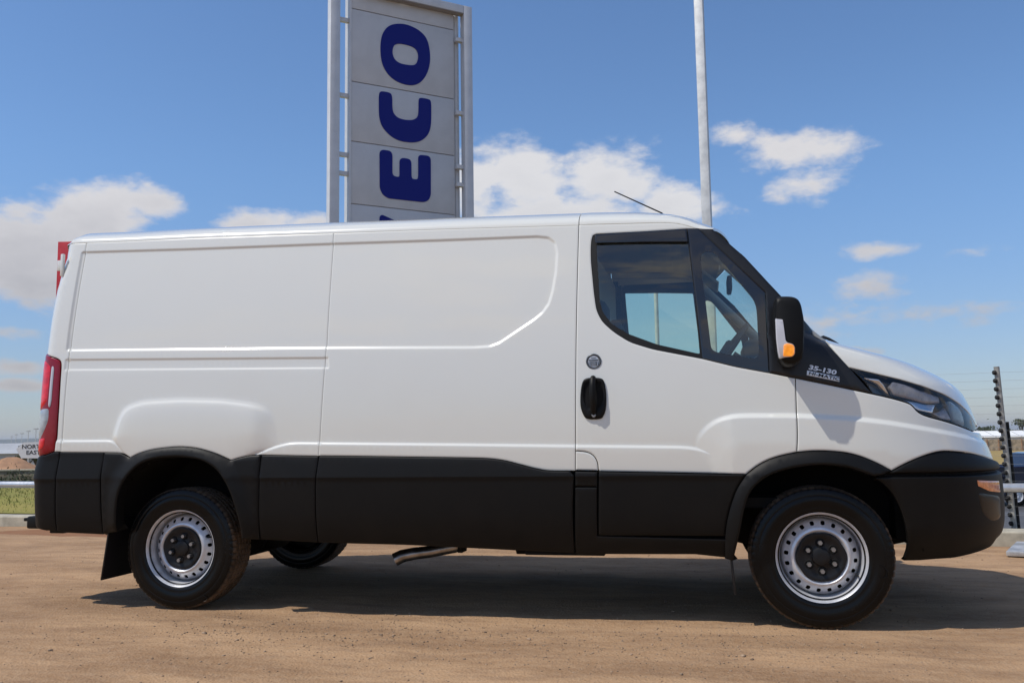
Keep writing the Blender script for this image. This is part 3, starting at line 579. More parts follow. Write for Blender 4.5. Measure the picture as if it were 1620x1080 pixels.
panel('quarter_window_frame', qo, M['gloss'], van, D=0.0, off=-.0015, T=.01, gap=-.006, grid=.04, feats=[], roll=.0015, hole=A2(resample(qg, .015)))
panel('quarter_window', qg, M['glass'], van, D=0.0, off=-.004, T=.004, gap=-.003, grid=.06, feats=[], roll=0)
vs = rounded([(2.440, 2.028), (2.50, 2.0315), (2.723, 2.031), (2.925, 2.031), (2.929, 1.958), (2.70, 1.972), (2.441, 1.982)], True, .006, 3)
panel('window_visor', vs, M['gloss'], van, D=lambda P: .012-.10*np.clip(P[:, 1]-1.975, 0, 1), off=0, T=.004, gap=0, grid=.03, feats=[], roll=.002)
# roof: swept section between the side seams
seam = np.vstack([A2(cv('seam_rear'))[:, :], A2(cv('seam_door'))[1:], [(3.03, 2.022), (3.062, 2.020)]]); seam[0] = (-.84, 2.19)
sxp = np.array([-.84, -.80, -.6, 0, .6, 1.2, 1.8, 2.2, 2.4, 2.55, 2.65, 2.75, 2.82, 2.88, 2.93, 2.97, 3.0, 3.03, 3.062])
hx = np.array([-.9, -.78, 0, .92, 1.7, 2.33, 2.63, 2.77, 2.84, 2.94, 2.99, 3.03, 3.07]); hh = np.array([.138, .139, .141, .146, .148, .151, .145, .127, .115, .097, .087, .060, .03])
tt = np.concatenate([np.linspace(0, .5, 5), [.6, .68, .75, .8, .84, .88, .91, .935, .955, .97, .982, .991, .997, 1.0]])
tt = np.concatenate([-tt[::-1][:-1], tt])
def roof_pt(x, t, dz0=0):
    z = np.interp(x, seam[:, 0], seam[:, 1]); _, S = surf(x, z); S = float(S)-.002
    h = np.interp(x, hx, hh); k = min(max((x-2.4)/.65, 0), 1)**2
    dz = h*max(1-abs(t)**3.5, 0)**(1/1.8)
    ed = max(0, (-.79-x)/.05)**2*.03
    return (x+.12*k*(1-t*t), S*t, z+.002+dz+dz0-ed*(dz/.14))
rx = np.unique(np.concatenate([np.linspace(-.84, 2.4, 40), sxp]))
def roof_piece(name, xs):
    v = [roof_pt(x, t) for x in xs for t in tt]; n = len(tt)
    f = [(i*n+j, (i+1)*n+j, (i+1)*n+j+1, i*n+j+1) for i in range(len(xs)-1) for j in range(n-1)]
    # turned-down edge
    for side in (0, n-1):
        b = len(v); v += [(v[i*n+side][0], v[i*n+side][1]*.985, v[i*n+side][2]-.014) for i in range(len(xs))]
        f += [(i*n+side, b+i, b+i+1, (i+1)*n+side) for i in range(len(xs)-1)]
    for e in (0, len(xs)-1):
        b = len(v); v += [(v[e*n+j][0], v[e*n+j][1], v[e*n+j][2]-.015) for j in range(n)]
        f += [(e*n+j, e*n+j+1, b+j+1, b+j) for j in range(n-1)]
    return py_obj(name, v, f, PNT, van, ang=30)
roof_piece('roof', [x for x in rx if x < 2.349]+[2.349]); roof_piece('cab_roof', [2.353]+[x for x in rx if x > 2.36])
# rubber/shadow gutter under the roof edge and headlining
v = []; xs_ = np.linspace(-.83, 3.0, 60)
for x in xs_:
    a_, b_, c_ = roof_pt(x, .95, -.03); v += [(x, b_, c_-.0), (x, 0, roof_pt(x, 0, -.05)[2]), (x, -b_, c_)]
py_obj('headlining', v, [(i*3+j, (i+1)*3+j, (i+1)*3+j+1, i*3+j+1) for i in range(59) for j in range(2)], M['lining'], van)
# ---- black inner shell behind all joints
SH = dict(D=0.0, off=-.032, T=.01, gap=0, grid=.10, feats=[], roll=0)
arc = [(-.03+.46*math.cos(t), .42+.47*math.sin(t)) for t in np.linspace(math.pi, 0, 20)]
p = np.vstack([[(-.83, .47)], arc, [(2.40, .40), (2.40, 2.06), (-.80, 2.15)]]); panel('inner_shell', p, M['dark'], van, **SH)
SH['off'] = -.040
p = np.vstack([[(2.385, .42), (3.06, .42)], [(3.12, .62), (3.2, .76), (3.35, .83), (3.52, .855), (3.7, .83), (3.86, .75), (3.94, .55), (3.98, .40), (4.25, .40), (4.30, .98), (3.72, 1.13), (3.32, 1.22), (2.75, 1.38), (2.60, 1.45), (2.50, 1.53), (2.44, 1.60), (2.425, 1.75), (2.412, 1.9), (2.425, 2.03), (2.385, 2.03)]]); panel('inner_shell', p, M['dark'], van, **SH)
# rear face
zz = np.linspace(.47, 2.17, 14)
v = []; 
for z in zz:
    xr = float(np.interp(z, RZ, RX)); yw = float(np.polyval(POLY, z))-RR
    v += [(xr+.001, -yw, z), (xr-.006, -yw*.6, z), (xr-.006, -.004, z)]
rd = [py_obj('rear_door', v, [(i*3+j, i*3+j+1, i*3+j+4, i*3+j+3) for i in range(13) for j in range(2)], PNT, van)]
rd.append(sub_mirror(rd[0], van))
for d_, s_ in zip(rd, (1, 1)):
    hb = bmesh.new(); add_box(hb, (-.862, -.876, 2.045), (.022, .018, .14), rot=None, bev=.005); add_box(hb, (-.885, -.868, 2.045), (.035, .014, .065), bev=.003)
    bm_obj('hinge', hb, PNT, d_, ang=40)
    box('door_handle', (-.965, -.06, 1.15), (.03, .05, .22), PLA, d_, bev=.008)
bm = bmesh.new(); add_box(bm, (-.96, 0, .62), (.12, 1.70, .34), bev=.03); bm_obj('rear_bumper', bm, PLA, van, ang=40)
bm = bmesh.new(); add_box(bm, (-1.02, -.62, .475), (.13, .42, .075), bev=.012); add_box(bm, (-1.10, -.62, .49), (.06, .36, .02), bev=.004); add_box(bm, (-.92, -.62, .43), (.10, .30, .05), bev=.008)
bm_obj('rear_step', bm, PLA, van, ang=40)
v = []
xr = float(np.interp(2.165, RZ, RX))-.004
for t in tt:
    p_ = roof_pt(-.84, t, -.004); v += [p_, (p_[0]*.55+xr*.45-.012, p_[1]*.985, p_[2]*.6+2.17*.4), (xr, max(-.79, min(.79, p_[1]*.96)), 2.160)]
py_obj('rear_header', v, [(3*i+j, 3*i+3+j, 3*i+4+j, 3*i+1+j) for i in range(len(tt)-1) for j in (0, 1)], PNT, van, smooth=True)
# ---- tail lights
for sgn in (1, -1):
    e = empty('tail_light', parent=van)
    low_l = [tuple(q) for q in lin]
    L0 = np.vstack([lin, llow[1:], rear_edge(.88, 1.49)])
    o = panel('lens', L0, M['darkred'], e, D=0.0, off=.008, T=.02, gap=.003, grid=.03, feats=[], roll=.004, rollw=.012, inA=True, mirror=False, label='deep red outer lens')
    am = amin
    a1 = [(am(1.47)-.0, 1.472), (am(1.44)+.105, 1.438), (am(1.40)+.140, 1.41), (am(1.2)+.136, 1.2), (am(1.1)+.095, 1.165), (am(1.05)+.0, 1.12)]
    o1 = panel('brake_lens', rounded(a1, True, .02), M['red'], e, D=0.0, off=.012, T=.01, gap=0, grid=.03, feats=[], roll=.004, rollw=.02, inA=True, mirror=False)
    a2 = [(am(1.4)+.148, 1.415), (am(1.4)+.165, 1.405), (am(1.2)+.165, 1.20), (am(1.1)+.158, 1.165), (am(1.1)+.146, 1.170)]
    o2 = panel('light_guide', rounded(a2, True, .02), M['whitelens'], e, D=0.0, off=.013, T=.01, gap=0, grid=.03, feats=[], roll=.003, rollw=.01, inA=True, mirror=False)
    a3 = [(am(1.1)+.0, 1.112), (am(1.1)+.095, 1.155), (am(1.1)+.150, 1.160), (am(1.0)+.150, 1.09), (am(1.0)+.128, 1.03), (am(.97)+.090, .975), (am(.94)+.0, .935)]
    o3 = panel('reverse_lens', rounded(a3, True, .02), M['smoke'], e, D=0.0, off=.012, T=.01, gap=0, grid=.03, feats=[], roll=.004, rollw=.02, inA=True, mirror=False)
    a4 = [(am(.96)+.075, .975), (am(.96)+.135, .985), (am(.93)+.128, .93), (am(.9)+.06, .90), (am(.9)+.0, .885), (am(.9)+.0, .905), (am(.92)+.04, .935)]
    o4 = panel('brake_lens', rounded(a4, True, .01), M['red'], e, D=0.0, off=.012, T=.01, gap=0, grid=.03, feats=[], roll=.003, rollw=.01, inA=True, mirror=False)
    if sgn < 0: e.scale = (1, -1, 1)
# ---- headlights
for sgn in (1, -1):
    e = empty('headlight', parent=van)
    hlA = np.vstack([hu, [(hu[-1][0]+.03, .957)], A2(rv('hl_low')), A2(CV['tri_hl'])[:1]]); hlA = clean(hlA)
    panel('lamp_housing', hlA, M['lampdark'], e, D=-.05, T=.01, gap=.004, grid=.04, feats=[], roll=0, inA=True, mirror=False)
    panel('bezel', hlA, M['seal'], e, D=0.0, off=-.003, T=.05, gap=.0015, grid=0, feats=[], roll=.002, rollw=.006, inA=True, mirror=False, hole=offset(resample(clean(hlA if area(hlA) > 0 else hlA[::-1]), .02), .0075))
    panel('lens', offset(resample(clean(hlA if area(hlA) > 0 else hlA[::-1]), .02), .005), M['clearlens'], e, D=0.0, off=-.002, T=.004, gap=0, grid=.04, feats=[], roll=0, inA=True, mirror=False)
    def facet(name, pts, m, d, tz, ta, r=.012):
        P0 = A2(pts); c0 = P0.mean(0)
        panel(name, rounded(P0, True, r), m, e, D=lambda P: d+tz*(P[:, 1]-c0[1])+ta*(P[:, 0]-c0[0]), T=.02, gap=0, grid=.02, feats=[], roll=.004, rollw=.01, inA=True, mirror=False)
    facet('reflector', [(3.898,1.193),(3.880,1.165),(3.900,1.125),(3.972,1.110),(4.06,1.085),(4.155,1.086),(4.150,1.118),(4.049,1.146),(3.965,1.178)], M['satin'], -.016, .10, -.02)
    facet('reflector', [(3.900,1.120),(3.972,1.100),(4.060,1.078),(4.109,1.077),(4.087,1.050),(4.078,1.036),(4.01,1.052),(3.985,1.082),(3.94,1.095)], M['chrome'], -.014, -.35, .05)
    facet('reflector', [(4.095,1.039),(4.144,1.052),(4.177,1.065),(4.179,1.039),(4.186,1.0),(4.134,1.010)], M['satin'], -.016, -.3, .1)
    facet('lamp_trim', [(4.109,1.073),(4.176,1.084),(4.176,1.069),(4.145,1.056),(4.133,1.043),(4.090,1.043)], M['cap'], -.012, .1, 0)
    facet('light_guide', [(3.76,1.215),(3.83,1.205),(3.885,1.130),(3.868,1.128),(3.825,1.180)], M['chrome'], -.020, .4, .2, .006)
    facet('reflector', [(4.180,1.098),(4.25,1.066),(4.29,1.02),(4.302,.97),(4.255,.975),(4.200,.997),(4.185,1.045)], M['lampblue'], -.012, .2, -.05)
    if sgn < 0: e.scale = (1, -1, 1)
# ---- windscreen, header
v = []; ps = rounded(CV['pil_sil'], False, .1); ps = resample(ps, .08, False); nt = 17
for (x, z) in ps:
    a_ = float(toA(x, z)); X, S = surf(a_, z); S = float(S)-.035
    for t in np.linspace(-1, 1, nt): v.append((float(X)-.012+.14*(1-t*t), S*t, z-.012+.02*(1-t*t)))
f = [(i*nt+j, (i+1)*nt+j, (i+1)*nt+j+1, i*nt+j+1) for i in range(len(ps)-1) for j in range(nt-1)]
py_obj('windscreen', v, f, M['screen'], van, smooth=True)
# ---- wipers and aerial
tube('windscreen_wiper', [(3.700, -.60, 1.405), (3.675, -.6, 1.428), (3.650, -.6, 1.446), (3.622, -.6, 1.460), (3.600, -.6, 1.455)], [.012, .009, .008, .007, .006], M['cover'], van, 8)
bm = bmesh.new(); add_box(bm, (3.617, -.585, 1.450), (.035, .06, .016), bev=.003); bm_obj('windscreen_wiper', bm, M['cover'], van)
tube('windscreen_wiper', [(3.72, .25, 1.42), (3.64, .25, 1.47), (3.52, .2, 1.58), (3.35, .1, 1.75)], .008, M['cover'], van, 8)
tube('aerial', [(2.800, -.55, 2.185), (2.786, -.55, 2.206), (2.52, -.55, 2.351)], [.008, .0042, .0035], M['seal'], van, 8)
# ---- door handle, badge, lettering
def on(x, z, d=0):
    a_ = float(toA(x, z)); X, S = surf(a_, z); P_ = np.array([[a_, z]]); return float(S)+float(relief(P_)[0])+d
he = empty('door_handle', parent=van)
ho = rounded(CV['handle'], True, .03, 4); hc = np.mean(CV['handle'], 0)
pk = rounded([tuple(hc+(np.array(q)-hc)*np.array((.76, .66))+np.array((0, .022))) for q in CV['handle']], True, .05, 4)
panel('escutcheon', ho, PLA, he, D=relief, off=.014, T=.02, gap=0, grid=.015, feats=[], roll=.007, rollw=.014, mirror=False, hole=A2(resample(pk, .01)))
panel('recess', pk, M['dark'], he, D=relief, off=.0015, T=.002, gap=-.004, grid=.02, feats=[], roll=0, mirror=False)
yh = on(2.42, 1.15)
bm = bmesh.new(); tube_bm(bm, [(2.424, -yh-.004, 1.058), (2.424, -yh-.022, 1.085), (2.423, -yh-.034, 1.14), (2.423, -yh-.034, 1.20), (2.424, -yh-.024, 1.238), (2.424, -yh-.006, 1.25)], [.015, .017, .0175, .0175, .016, .014], 14)
bm_obj('grip', bm, PLA, he, ang=50)
lathe('key_lock', [(0, -.016), (.010, -.016), (.0125, -.012), (.0125, 0)], M['nut'], he, 20).location = (2.424, -on(2.424, 1.058)-.002, 1.056)
h2 = he.copy(); COL.objects.link(h2); h2.scale = (1, -1, 1)
for c in list(he.children): q = c.copy(); COL.objects.link(q); q.parent = h2
be_ = empty('door_badge', (2.427, -on(2.427, 1.336), 1.336), van)
lathe('ring', [(.030, 0), (.031, -.004), (.036, -.006), (.040, -.004), (.0405, 0)], M['badge_grey'], be_, 40)
lathe('disc', [(0, -.003), (.029, -.003), (.030, 0)], M['badge_silver'], be_, 32)
for k, (w, h_, z) in enumerate(((.052, .006, .006), (.034, .022, -.012), (.026, .003, .018), (.003, .016, -.010), (.003, .016, -.010))):
    x = 0 if k < 3 else (-.024 if k == 3 else .024)
    box('mark', (x, -.005, z), (w, .003, h_), M['badge_grey'], be_)
for z in (-.006, -.012, -.018): box('mark', (0, -.0068, z), (.024, .002, .002), M['badge_silver'], be_)
def place_text(body, x, z, size, sx, m, tilt, d, name, parent, bold=0.0, skew=.1):
    me = text_mesh(body, size, .0012, sx, bold); me.transform(Matrix(((1, skew, 0, 0), (0, 1, 0, 0), (0, 0, 1, 0), (0, 0, 0, 1))))
    o = link(name, me, m, parent)
    def q(x_, z_): X, S = surf(float(toA(x_, z_)), z_); return Vector((x_, -float(S), z_))
    p0 = q(x, z); ex = (q(x+.15*math.cos(R(tilt)), z+.15*math.sin(R(tilt)))-p0).normalized(); ey = q(x, z+.03)-p0; ey = (ey-ex*ey.dot(ex)).normalized(); ez = ex.cross(ey)
    p0 = p0+ez*d
    o.matrix_local = Matrix(((ex.x, ey.x, ez.x, p0.x), (ex.y, ey.y, ez.y, p0.y), (ex.z, ey.z, ez.z, p0.z), (0, 0, 0, 1)))
    return o
place_text('35-130', 3.494, 1.2625, .031, 1.52, M['badge_silver'], -13.8, .0075, 'model_lettering', van, .0012)
pe = empty('model_badge', parent=van)
a_ = float(toA(3.49, 1.24)); pts = [(3.489, 1.2565), (3.641, 1.2195), (3.638, 1.1965), (3.486, 1.2335)]
panel('plate', vseg(*pts), M['badge_silver'], pe, D=0.0, off=.0055, T=.004, gap=0, grid=0, feats=[], roll=.001, rollw=.002, mirror=False)
place_text('HI-MATIC', 3.493, 1.2365, .0215, 1.62, M['cap'], -13.8, .0085, 'lettering', pe, .0003)
# ---- side marker in the bumper
sm = panel('side_marker', vseg(*CV['side_marker']), M['peach'], van, D=bumper_front, off=.004, T=.01, gap=0, grid=.02, feats=[], roll=.003, rollw=.01)
fo = panel('fog_lamp_recess', rounded(CV['fog'], True, .03), M['fogblack'], van, D=bumper_front, off=.0012, T=.008, gap=0, grid=.02, feats=[], roll=.003, rollw=.02)
# grille and plate on the nose
panel('grille', [(AMAX-.50, .905), (AMAX, .93), (AMAX, .85), (AMAX-.46, .835)], M['dark'], van, D=.003, T=.004, gap=0, grid=.03, feats=[], roll=.001, inA=True)
panel('lower_grille', [(AMAX-.40, .60), (AMAX, .60), (AMAX, .50), (AMAX-.38, .50)], M['dark'], van, D=.023, T=.004, gap=0, grid=.03, feats=[], roll=.001, inA=True)
# ---- door mirrors
MO = [(3.338,1.596),(3.347,1.607),(3.362,1.612),(3.415,1.609),(3.438,1.601),(3.452,1.587),(3.461,1.562),(3.466,1.523),(3.470,1.493),(3.470,1.456),(3.462,1.338),(3.450,1.294),(3.420,1.271),(3.389,1.268),(3.364,1.278),(3.351,1.294),(3.338,1.324),(3.331,1.379),(3.331,1.51)]
LO = [(3.331,1.500),(3.366,1.495),(3.370,1.447),(3.374,1.391),(3.384,1.378),(3.410,1.370),(3.417,1.357),(3.415,1.324),(3.404,1.311),(3.341,1.305),(3.335,1.341),(3.331,1.397)]
AO = [(3.366,1.372),(3.384,1.377),(3.410,1.369),(3.416,1.357),(3.414,1.325),(3.403,1.313),(3.360,1.314)]
NR = lambda L: [(2.99+(x-2.99)*1.005, .951+(z-.951)*1.005) for x, z in L]
MO, LO, AO = NR(MO), NR(LO), NR(AO)
for sgn in (1, -1):
    e = empty('door_mirror', parent=van)
    bm = bmesh.new(); mo = rounded(MO, True, .02, 3); mo = resample(mo, .012); n = len(mo); mc = mo.mean(0); rings = []
    for (y, s) in ((-.985, .80), (-.990, .93), (-1.005, .99), (-1.02, 1.0), (-1.085, 1.0), (-1.110, .992), (-1.127, .965), (-1.139, .91), (-1.145, .82)):
        rings.append([bm.verts.new((mc[0]+(q[0]-mc[0])*s, y, mc[1]+(q[1]-mc[1])*s)) for q in mo])
    for A_, B_ in zip(rings, rings[1:]):
        for k in range(n): bm.faces.new((A_[k], A_[(k+1) % n], B_[(k+1) % n], B_[k]))
    bm.faces.new(rings[0]); bm.faces.new(rings[-1][::-1]); bm_obj('mirror_housing', bm, PLA, e, ang=60)
    def lens(name, pts, y0, m, r=.006):
        q = resample(rounded(pts, True, r, 3), .01); c = q.mean(0); bm = bmesh.new(); rg = []
        for (dy, s) in ((.03, 1.0), (0, 1.0), (-.006, .97), (-.009, .88)): rg.append([bm.verts.new((c[0]+(u_[0]-c[0])*s, y0+dy, c[1]+(u_[1]-c[1])*s)) for u_ in q])
        for A_, B_ in zip(rg, rg[1:]):
            for k in range(len(q)): bm.faces.new((A_[k], A_[(k+1) % len(q)], B_[(k+1) % len(q)], B_[k]))
        bm.faces.new(rg[-1]); return bm_obj(name, bm, m, e, ang=40)
    lens('indicator_lens', [(x+.003, z) for x, z in LO], -1.141, M['whitelens']); lens('indicator_bulb_lens', [(x+.001, z) for x, z in AO], -1.1465, M['amber'])
    bm = bmesh.new(); add_box(bm, (3.349, -1.055, 1.445), (.008, .12, .27), bev=.003); bm_obj('mirror_glass', bm, M['chrome'], e)
    tube('mirror_arm', [(3.43, -.88, 1.345), (3.42, -.98, 1.345)], .035, PLA, e, 14); tube('mirror_arm', [(3.41, -.86, 1.50), (3.41, -.98, 1.52)], .022, PLA, e, 12)
    if sgn < 0: e.scale = (1, -1, 1)
# ---- cab interior
box('bulkhead', (2.37, 0, 1.30), (.02, 1.70, 1.46), M['lining'], van)
for y in (-.45, .45):
    s = empty('seat', (0, y, 0), van)
    box('backrest', (2.47, 0, 1.22), (.11, .46, .62), M['seat'], s, rot=(0, R(-8), 0), bev=.04); box('cushion', (2.70, 0, .93), (.45, .48, .14), M['seat'], s, bev=.04)
    box('headrest', (2.415, 0, 1.63), (.08, .26, .18), M['seat'], s, bev=.03)
box('cab_floor', (2.95, 0, .60), (1.2, 1.7, .05), M['dark'], van)
bm = bmesh.new(); add_box(bm, (3.40, 0, 1.19), (.36, 1.62, .34), bev=.06); add_box(bm, (3.31, -.42, 1.40), (.22, .40, .12), bev=.04); add_box(bm, (3.50, 0, 1.35), (.20, 1.5, .08), bev=.03); bm_obj('dashboard', bm, M['trim'], van, ang=40)
sw = empty('steering_wheel', (3.125, -.42, 1.40), van); sw.rotation_euler = (0, R(-55), 0)
bm = bmesh.new(); N_ = 40
pts = [(0, 0, 0)]
rg = [[bm.verts.new(((.19+.014*math.cos(b))*math.cos(a), (.19+.014*math.cos(b))*math.sin(a), .014*math.sin(b))) for b in np.linspace(0, 2*math.pi, 10, endpoint=False)] for a in np.linspace(0, 2*math.pi, N_, endpoint=False)]
for i in range(N_):
    for j in range(10): bm.faces.new((rg[i][j], rg[(i+1) % N_][j], rg[(i+1) % N_][(j+1) % 10], rg[i][(j+1) % 10]))
bm_obj('wheel_rim', bm, M['trim'], sw, smooth=True)
bm = bmesh.new(); add_box(bm, (0, 0, .02), (.14, .12, .05), bev=.02); 
for a in (0, 120, 240): tube_bm(bm, [(0, 0, .02), (.18*math.cos(R(a)), .18*math.sin(R(a)), 0)], .016, 8)
bm_obj('wheel_spokes', bm, M['trim'], sw, ang=40)
tube('steering_column', [(3.145, -.42, 1.385), (3.33, -.42, 1.25)], .035, M['trim'], van)
box('rear_view_monitor', (3.16, 0, 1.86), (.03, .22, .09), M['trim'], van, bev=.01)
box('sun_visor', (3.05, -.40, 1.955), (.02, .36, .13), M['lining'], van, rot=(0, R(-50), 0), bev=.006)
box('sun_visor', (3.05, .40, 1.955), (.02, .36, .13), M['lining'], van, rot=(0, R(-50), 0), bev=.006)
for y in (-.80, .80):   # inner A pillars
    tube('inner_pillar', [(2.99, y*.99, 1.99), (3.36, y*1.02, 1.60), (3.60, y*1.03, 1.38)], .03, M['lining'], van, 8)
# ---- underbody
bm = bmesh.new()
add_box(bm, (1.7, 0, .58), (4.9, .84, .34)); add_box(bm, (1.75, 0, .60), (2.45, 1.66, .36)); add_box(bm, (-.64, 0, .62), (.36, 1.62, .28)); add_box(bm, (4.05, 0, .60), (.26, 1.3, .40))
add_box(bm, (.85, -.30, .42), (.5, .35, .12)); add_box(bm, (2.1, .25, .40), (.9, .30, .10))
bm_obj('chassis', bm, M['dark'], van)
bm = bmesh.new(); tube_bm(bm, [(0, -.80, .345), (0, .80, .345)], .05, 12); tube_bm(bm, [(0, -.16, .345), (0, .16, .345)], .15, 16); add_box(bm, (.10, 0, .34), (.22, .22, .2), bev=.04)
add_box(bm, (.0, -.62, .42), (1.2, .07, .03)); add_box(bm, (.0, .62, .42), (1.2, .07, .03)); bm_obj('rear_axle', bm, M['dark'], van, ang=50)
bm = bmesh.new(); tube_bm(bm, [(3.52, -.8, .36), (3.52, .8, .36)], .04, 10); add_box(bm, (3.5, 0, .38), (.5, .7, .12)); bm_obj('front_suspension', bm, M['dark'], van)
for X0, r0, z0 in ((.05, .50, .40), (3.54, .46, .37)):
    for s in (-1, 1):
        v = []; f = []; n = 28
        for k in range(n):
            t = math.pi*k/(n-1)
            v += [(X0+r0*math.cos(t)*.99, s*.90, z0+r0*math.sin(t)), (X0+r0*math.cos(t)*.97, s*.50, z0+r0*math.sin(t)*.98), (X0, s*.495, z0-.1)]
        for k in range(n-1): f += [(3*k, 3*k+3, 3*k+4, 3*k+1), (3*k+1, 3*k+4, 3*k+5, 3*k+2)]
        py_obj('wheel_housing', v, f, M['dark'], van, ang=40)
# exhaust
bm = bmesh.new(); tube_bm(bm, [(1.61, -.50, .352), (1.54, -.52, .322), (1.40, -.54, .296), (1.30, -.56, .285), (1.235, -.575, .272), (1.195, -.585, .252)], [.034, .034, .034, .035, .037, .039], 20, cap=False)
tube_bm(bm, [(1.30, -.56, .285), (1.235, -.575, .272), (1.198, -.585, .254)], [.031, .033, .035], 20, cap=False)
bm_obj('exhaust_pipe', bm, M['steel'], van, smooth=True)
box('exhaust_bracket', (1.585, -.53, .325), (.03, .10, .06), M['dark'], van, bev=.004)
bm = bmesh.new(); tube_bm(bm, [(2.60, -.45, .36), (1.75, -.50, .36)], .05, 12); tube_bm(bm, [(2.3, -.45, .38), (1.9, -.48, .38)], .10, 16); bm_obj('silencer', bm, M['dark'], van, ang=50)
# jacking bits and a stone guard under the sill
bm = bmesh.new(); add_box(bm, (2.24, -.87, .345), (.42, .05, .03), bev=.004); bm_obj('sill_bracket', bm, M['dark'], van)
# mud flaps
for s in (-1, 1):
    bm = bmesh.new(); vs_ = add_box(bm, (0, 0, -.165), (.010, .30, .36), bev=.003); bmesh.ops.rotate(bm, cent=(0, 0, 0), matrix=Matrix.Rotation(R(8), 3, 'Y'), verts=bm.verts)
    o = bm_obj('mud_flap', bm, M['cover'], van, ang=40); o.location = (-.430, s*.785, .50)
    bm = bmesh.new(); add_box(bm, (0, 0, -.11), (.012, .20, .24), bev=.003); bmesh.ops.rotate(bm, cent=(0, 0, 0), matrix=Matrix.Rotation(R(-4), 3, 'Y'), verts=bm.verts)
    o = bm_obj('mud_flap', bm, M['cover'], van, ang=40); o.location = (3.085, s*.83, .385)
# ---- wheels
TP = [(.200,-.085),(.214,-.094),(.220,-.100),(.228,-.106),(.238,-.1085),(.242,-.1075),(.255,-.1125),(.275,-.1150),(.292,-.1130),(.296,-.1105),(.300,-.1112),(.312,-.1085),(.325,-.1045),(.3335,-.0985),(.3380,-.0900),(.3392,-.0760),(.3392,-.062),(.3320,-.060),(.3320,-.052),(.3396,-.050),(.3400,-.026),(.3325,-.024),(.3325,-.015),(.3400,-.013)]
TP = [(r if r < .24 else .24+(r-.24)*1.055, y) for r, y in TP]
TP = TP+[(r, -y) for r, y in TP[::-1]]
def tread(i, k, r):
    i2 = min(i, len(TP)-1-i)
    if i2 in (13, 14, 15) and k % 5 == 0: return r-.006
    if i2 == 12 and k % 5 == 0: return r-.003
    if i2 in (16, 19, 20, 23) and k % 5 == 2: return r-.005
    return r
tyre = lathe('tyre', TP, M['tyre'], None, 300, fn=tread)
RP = [(.204,-.080),(.212,-.098),(.2165,-.103),(.2185,-.1035),(.2185,-.100),(.214,-.0975),(.2095,-.095),(.2065,-.088),(.2045,-.076),(.2000,-.066),(.1965,-.060),(.1945,-.040),(.1935,-.020),(.1900,-.012),(.1865,-.018),(.1850,-.030)]
def dprof(r): return np.interp(r, [0, .118, .124, .132, .142, .150, .160, .172, .180, .186], [-.070, -.070, -.078, -.0835, -.080, -.071, -.062, -.052, -.044, -.032])
def rim_mesh():
    v = []; f = []; n = len(RP); seg = 96
    for k in range(seg):
        a = 2*math.pi*k/seg; v += [(r*math.cos(a), y, r*math.sin(a)) for r, y in RP]
    for k in range(seg):
        k2 = (k+1) % seg; f += [(k*n+i, k*n+i+1, k2*n+i+1, k2*n+i) for i in range(n-1)]
    # drilled disc
    P2 = []; ed = []
    def ring(r, m, hole=False, c=(0, 0)):
        b = len(P2); P2.extend([(c[0]+r*math.cos(2*math.pi*i/m), c[1]+r*math.sin(2*math.pi*i/m)) for i in range(m)]); ed.extend([(b+i, b+(i+1) % m) for i in range(m)])
    ring(.1855, 96); ring(.10, 48)
    for r in (.118, .124, .128, .132, .137, .142, .1465, .1805): ring(r, 96)
    hc_ = [(.1640*math.cos(R(18*i+4)), .1640*math.sin(R(18*i+4))) for i in range(20)]
    for c in hc_:
        b = len(P2); th = math.atan2(c[1], c[0])
        for i in range(14):
            q = 2*math.pi*i/14; du, dv = .0105*math.cos(q), .0125*math.sin(q); P2.append((c[0]+du*math.cos(th)-dv*math.sin(th), c[1]+du*math.sin(th)+dv*math.cos(th)))
        ed.extend([(b+i, b+(i+1) % 14) for i in range(14)])
    vv, _, ff, *_r = delaunay_2d_cdt([Vector(p) for p in P2], ed, [], 0, 1e-6)
    b = len(v); rr_ = [math.hypot(p.x, p.y) for p in vv]
    v += [(p.x, float(dprof(r)), p.y) for p, r in zip(vv, rr_)]
    for t in ff:
        c = sum((vv[i] for i in t), Vector((0, 0)))/len(t); r = c.length
        if r < .0995 or any((c.x-h[0])**2+(c.y-h[1])**2 < .0102**2 for h in hc_): continue
        f.append(tuple(b+i for i in t))
    # hole walls
    for c in hc_:
        th = math.atan2(c[1], c[0]); b = len(v)
        for i in range(14):
            q = 2*math.pi*i/14; du, dv = .0105*math.cos(q), .0125*math.sin(q); x, z = c[0]+du*math.cos(th)-dv*math.sin(th), c[1]+du*math.sin(th)+dv*math.cos(th)
            y = float(dprof(math.hypot(x, z))); v += [(x, y, z), (x, y+.008, z)]
        f += [(b+2*i, b+2*((i+1) % 14), b+2*((i+1) % 14)+1, b+2*i+1) for i in range(14)]
    return v, f
rv_, rf_ = rim_mesh(); rim = py_obj('rim', rv_, rf_, M['rim'], None, ang=32)
CP = [(.122,-.071),(.1215,-.080),(.117,-.0845),(.108,-.0850),(.098,-.0820),(.085,-.0785),(.050,-.0770),(.044,-.0800),(.041,-.0865),(.037,-.0885),(.010,-.0880),(0,-.0880)]
def capfn(i, k, r): return r-(.0045*(1+math.cos(k*6/96*2*math.pi))*.5 if i in (0, 1, 2, 3) else 0)
cap = lathe('hub_cap', CP, M['cap'], None, 96, fn=capfn)
hub = lathe('brake_drum', [(0, .0), (.19, .0), (.19, .06)], M['dark'], None, 40)
nb_ = bmesh.new(); bmesh.ops.create_cone(nb_, cap_ends=True, segments=6, radius1=.0125, radius2=.0105, depth=.02); bmesh.ops.rotate(nb_, cent=(0,0,0), matrix=Matrix.Rotation(R(90), 3, 'X'), verts=nb_.verts)
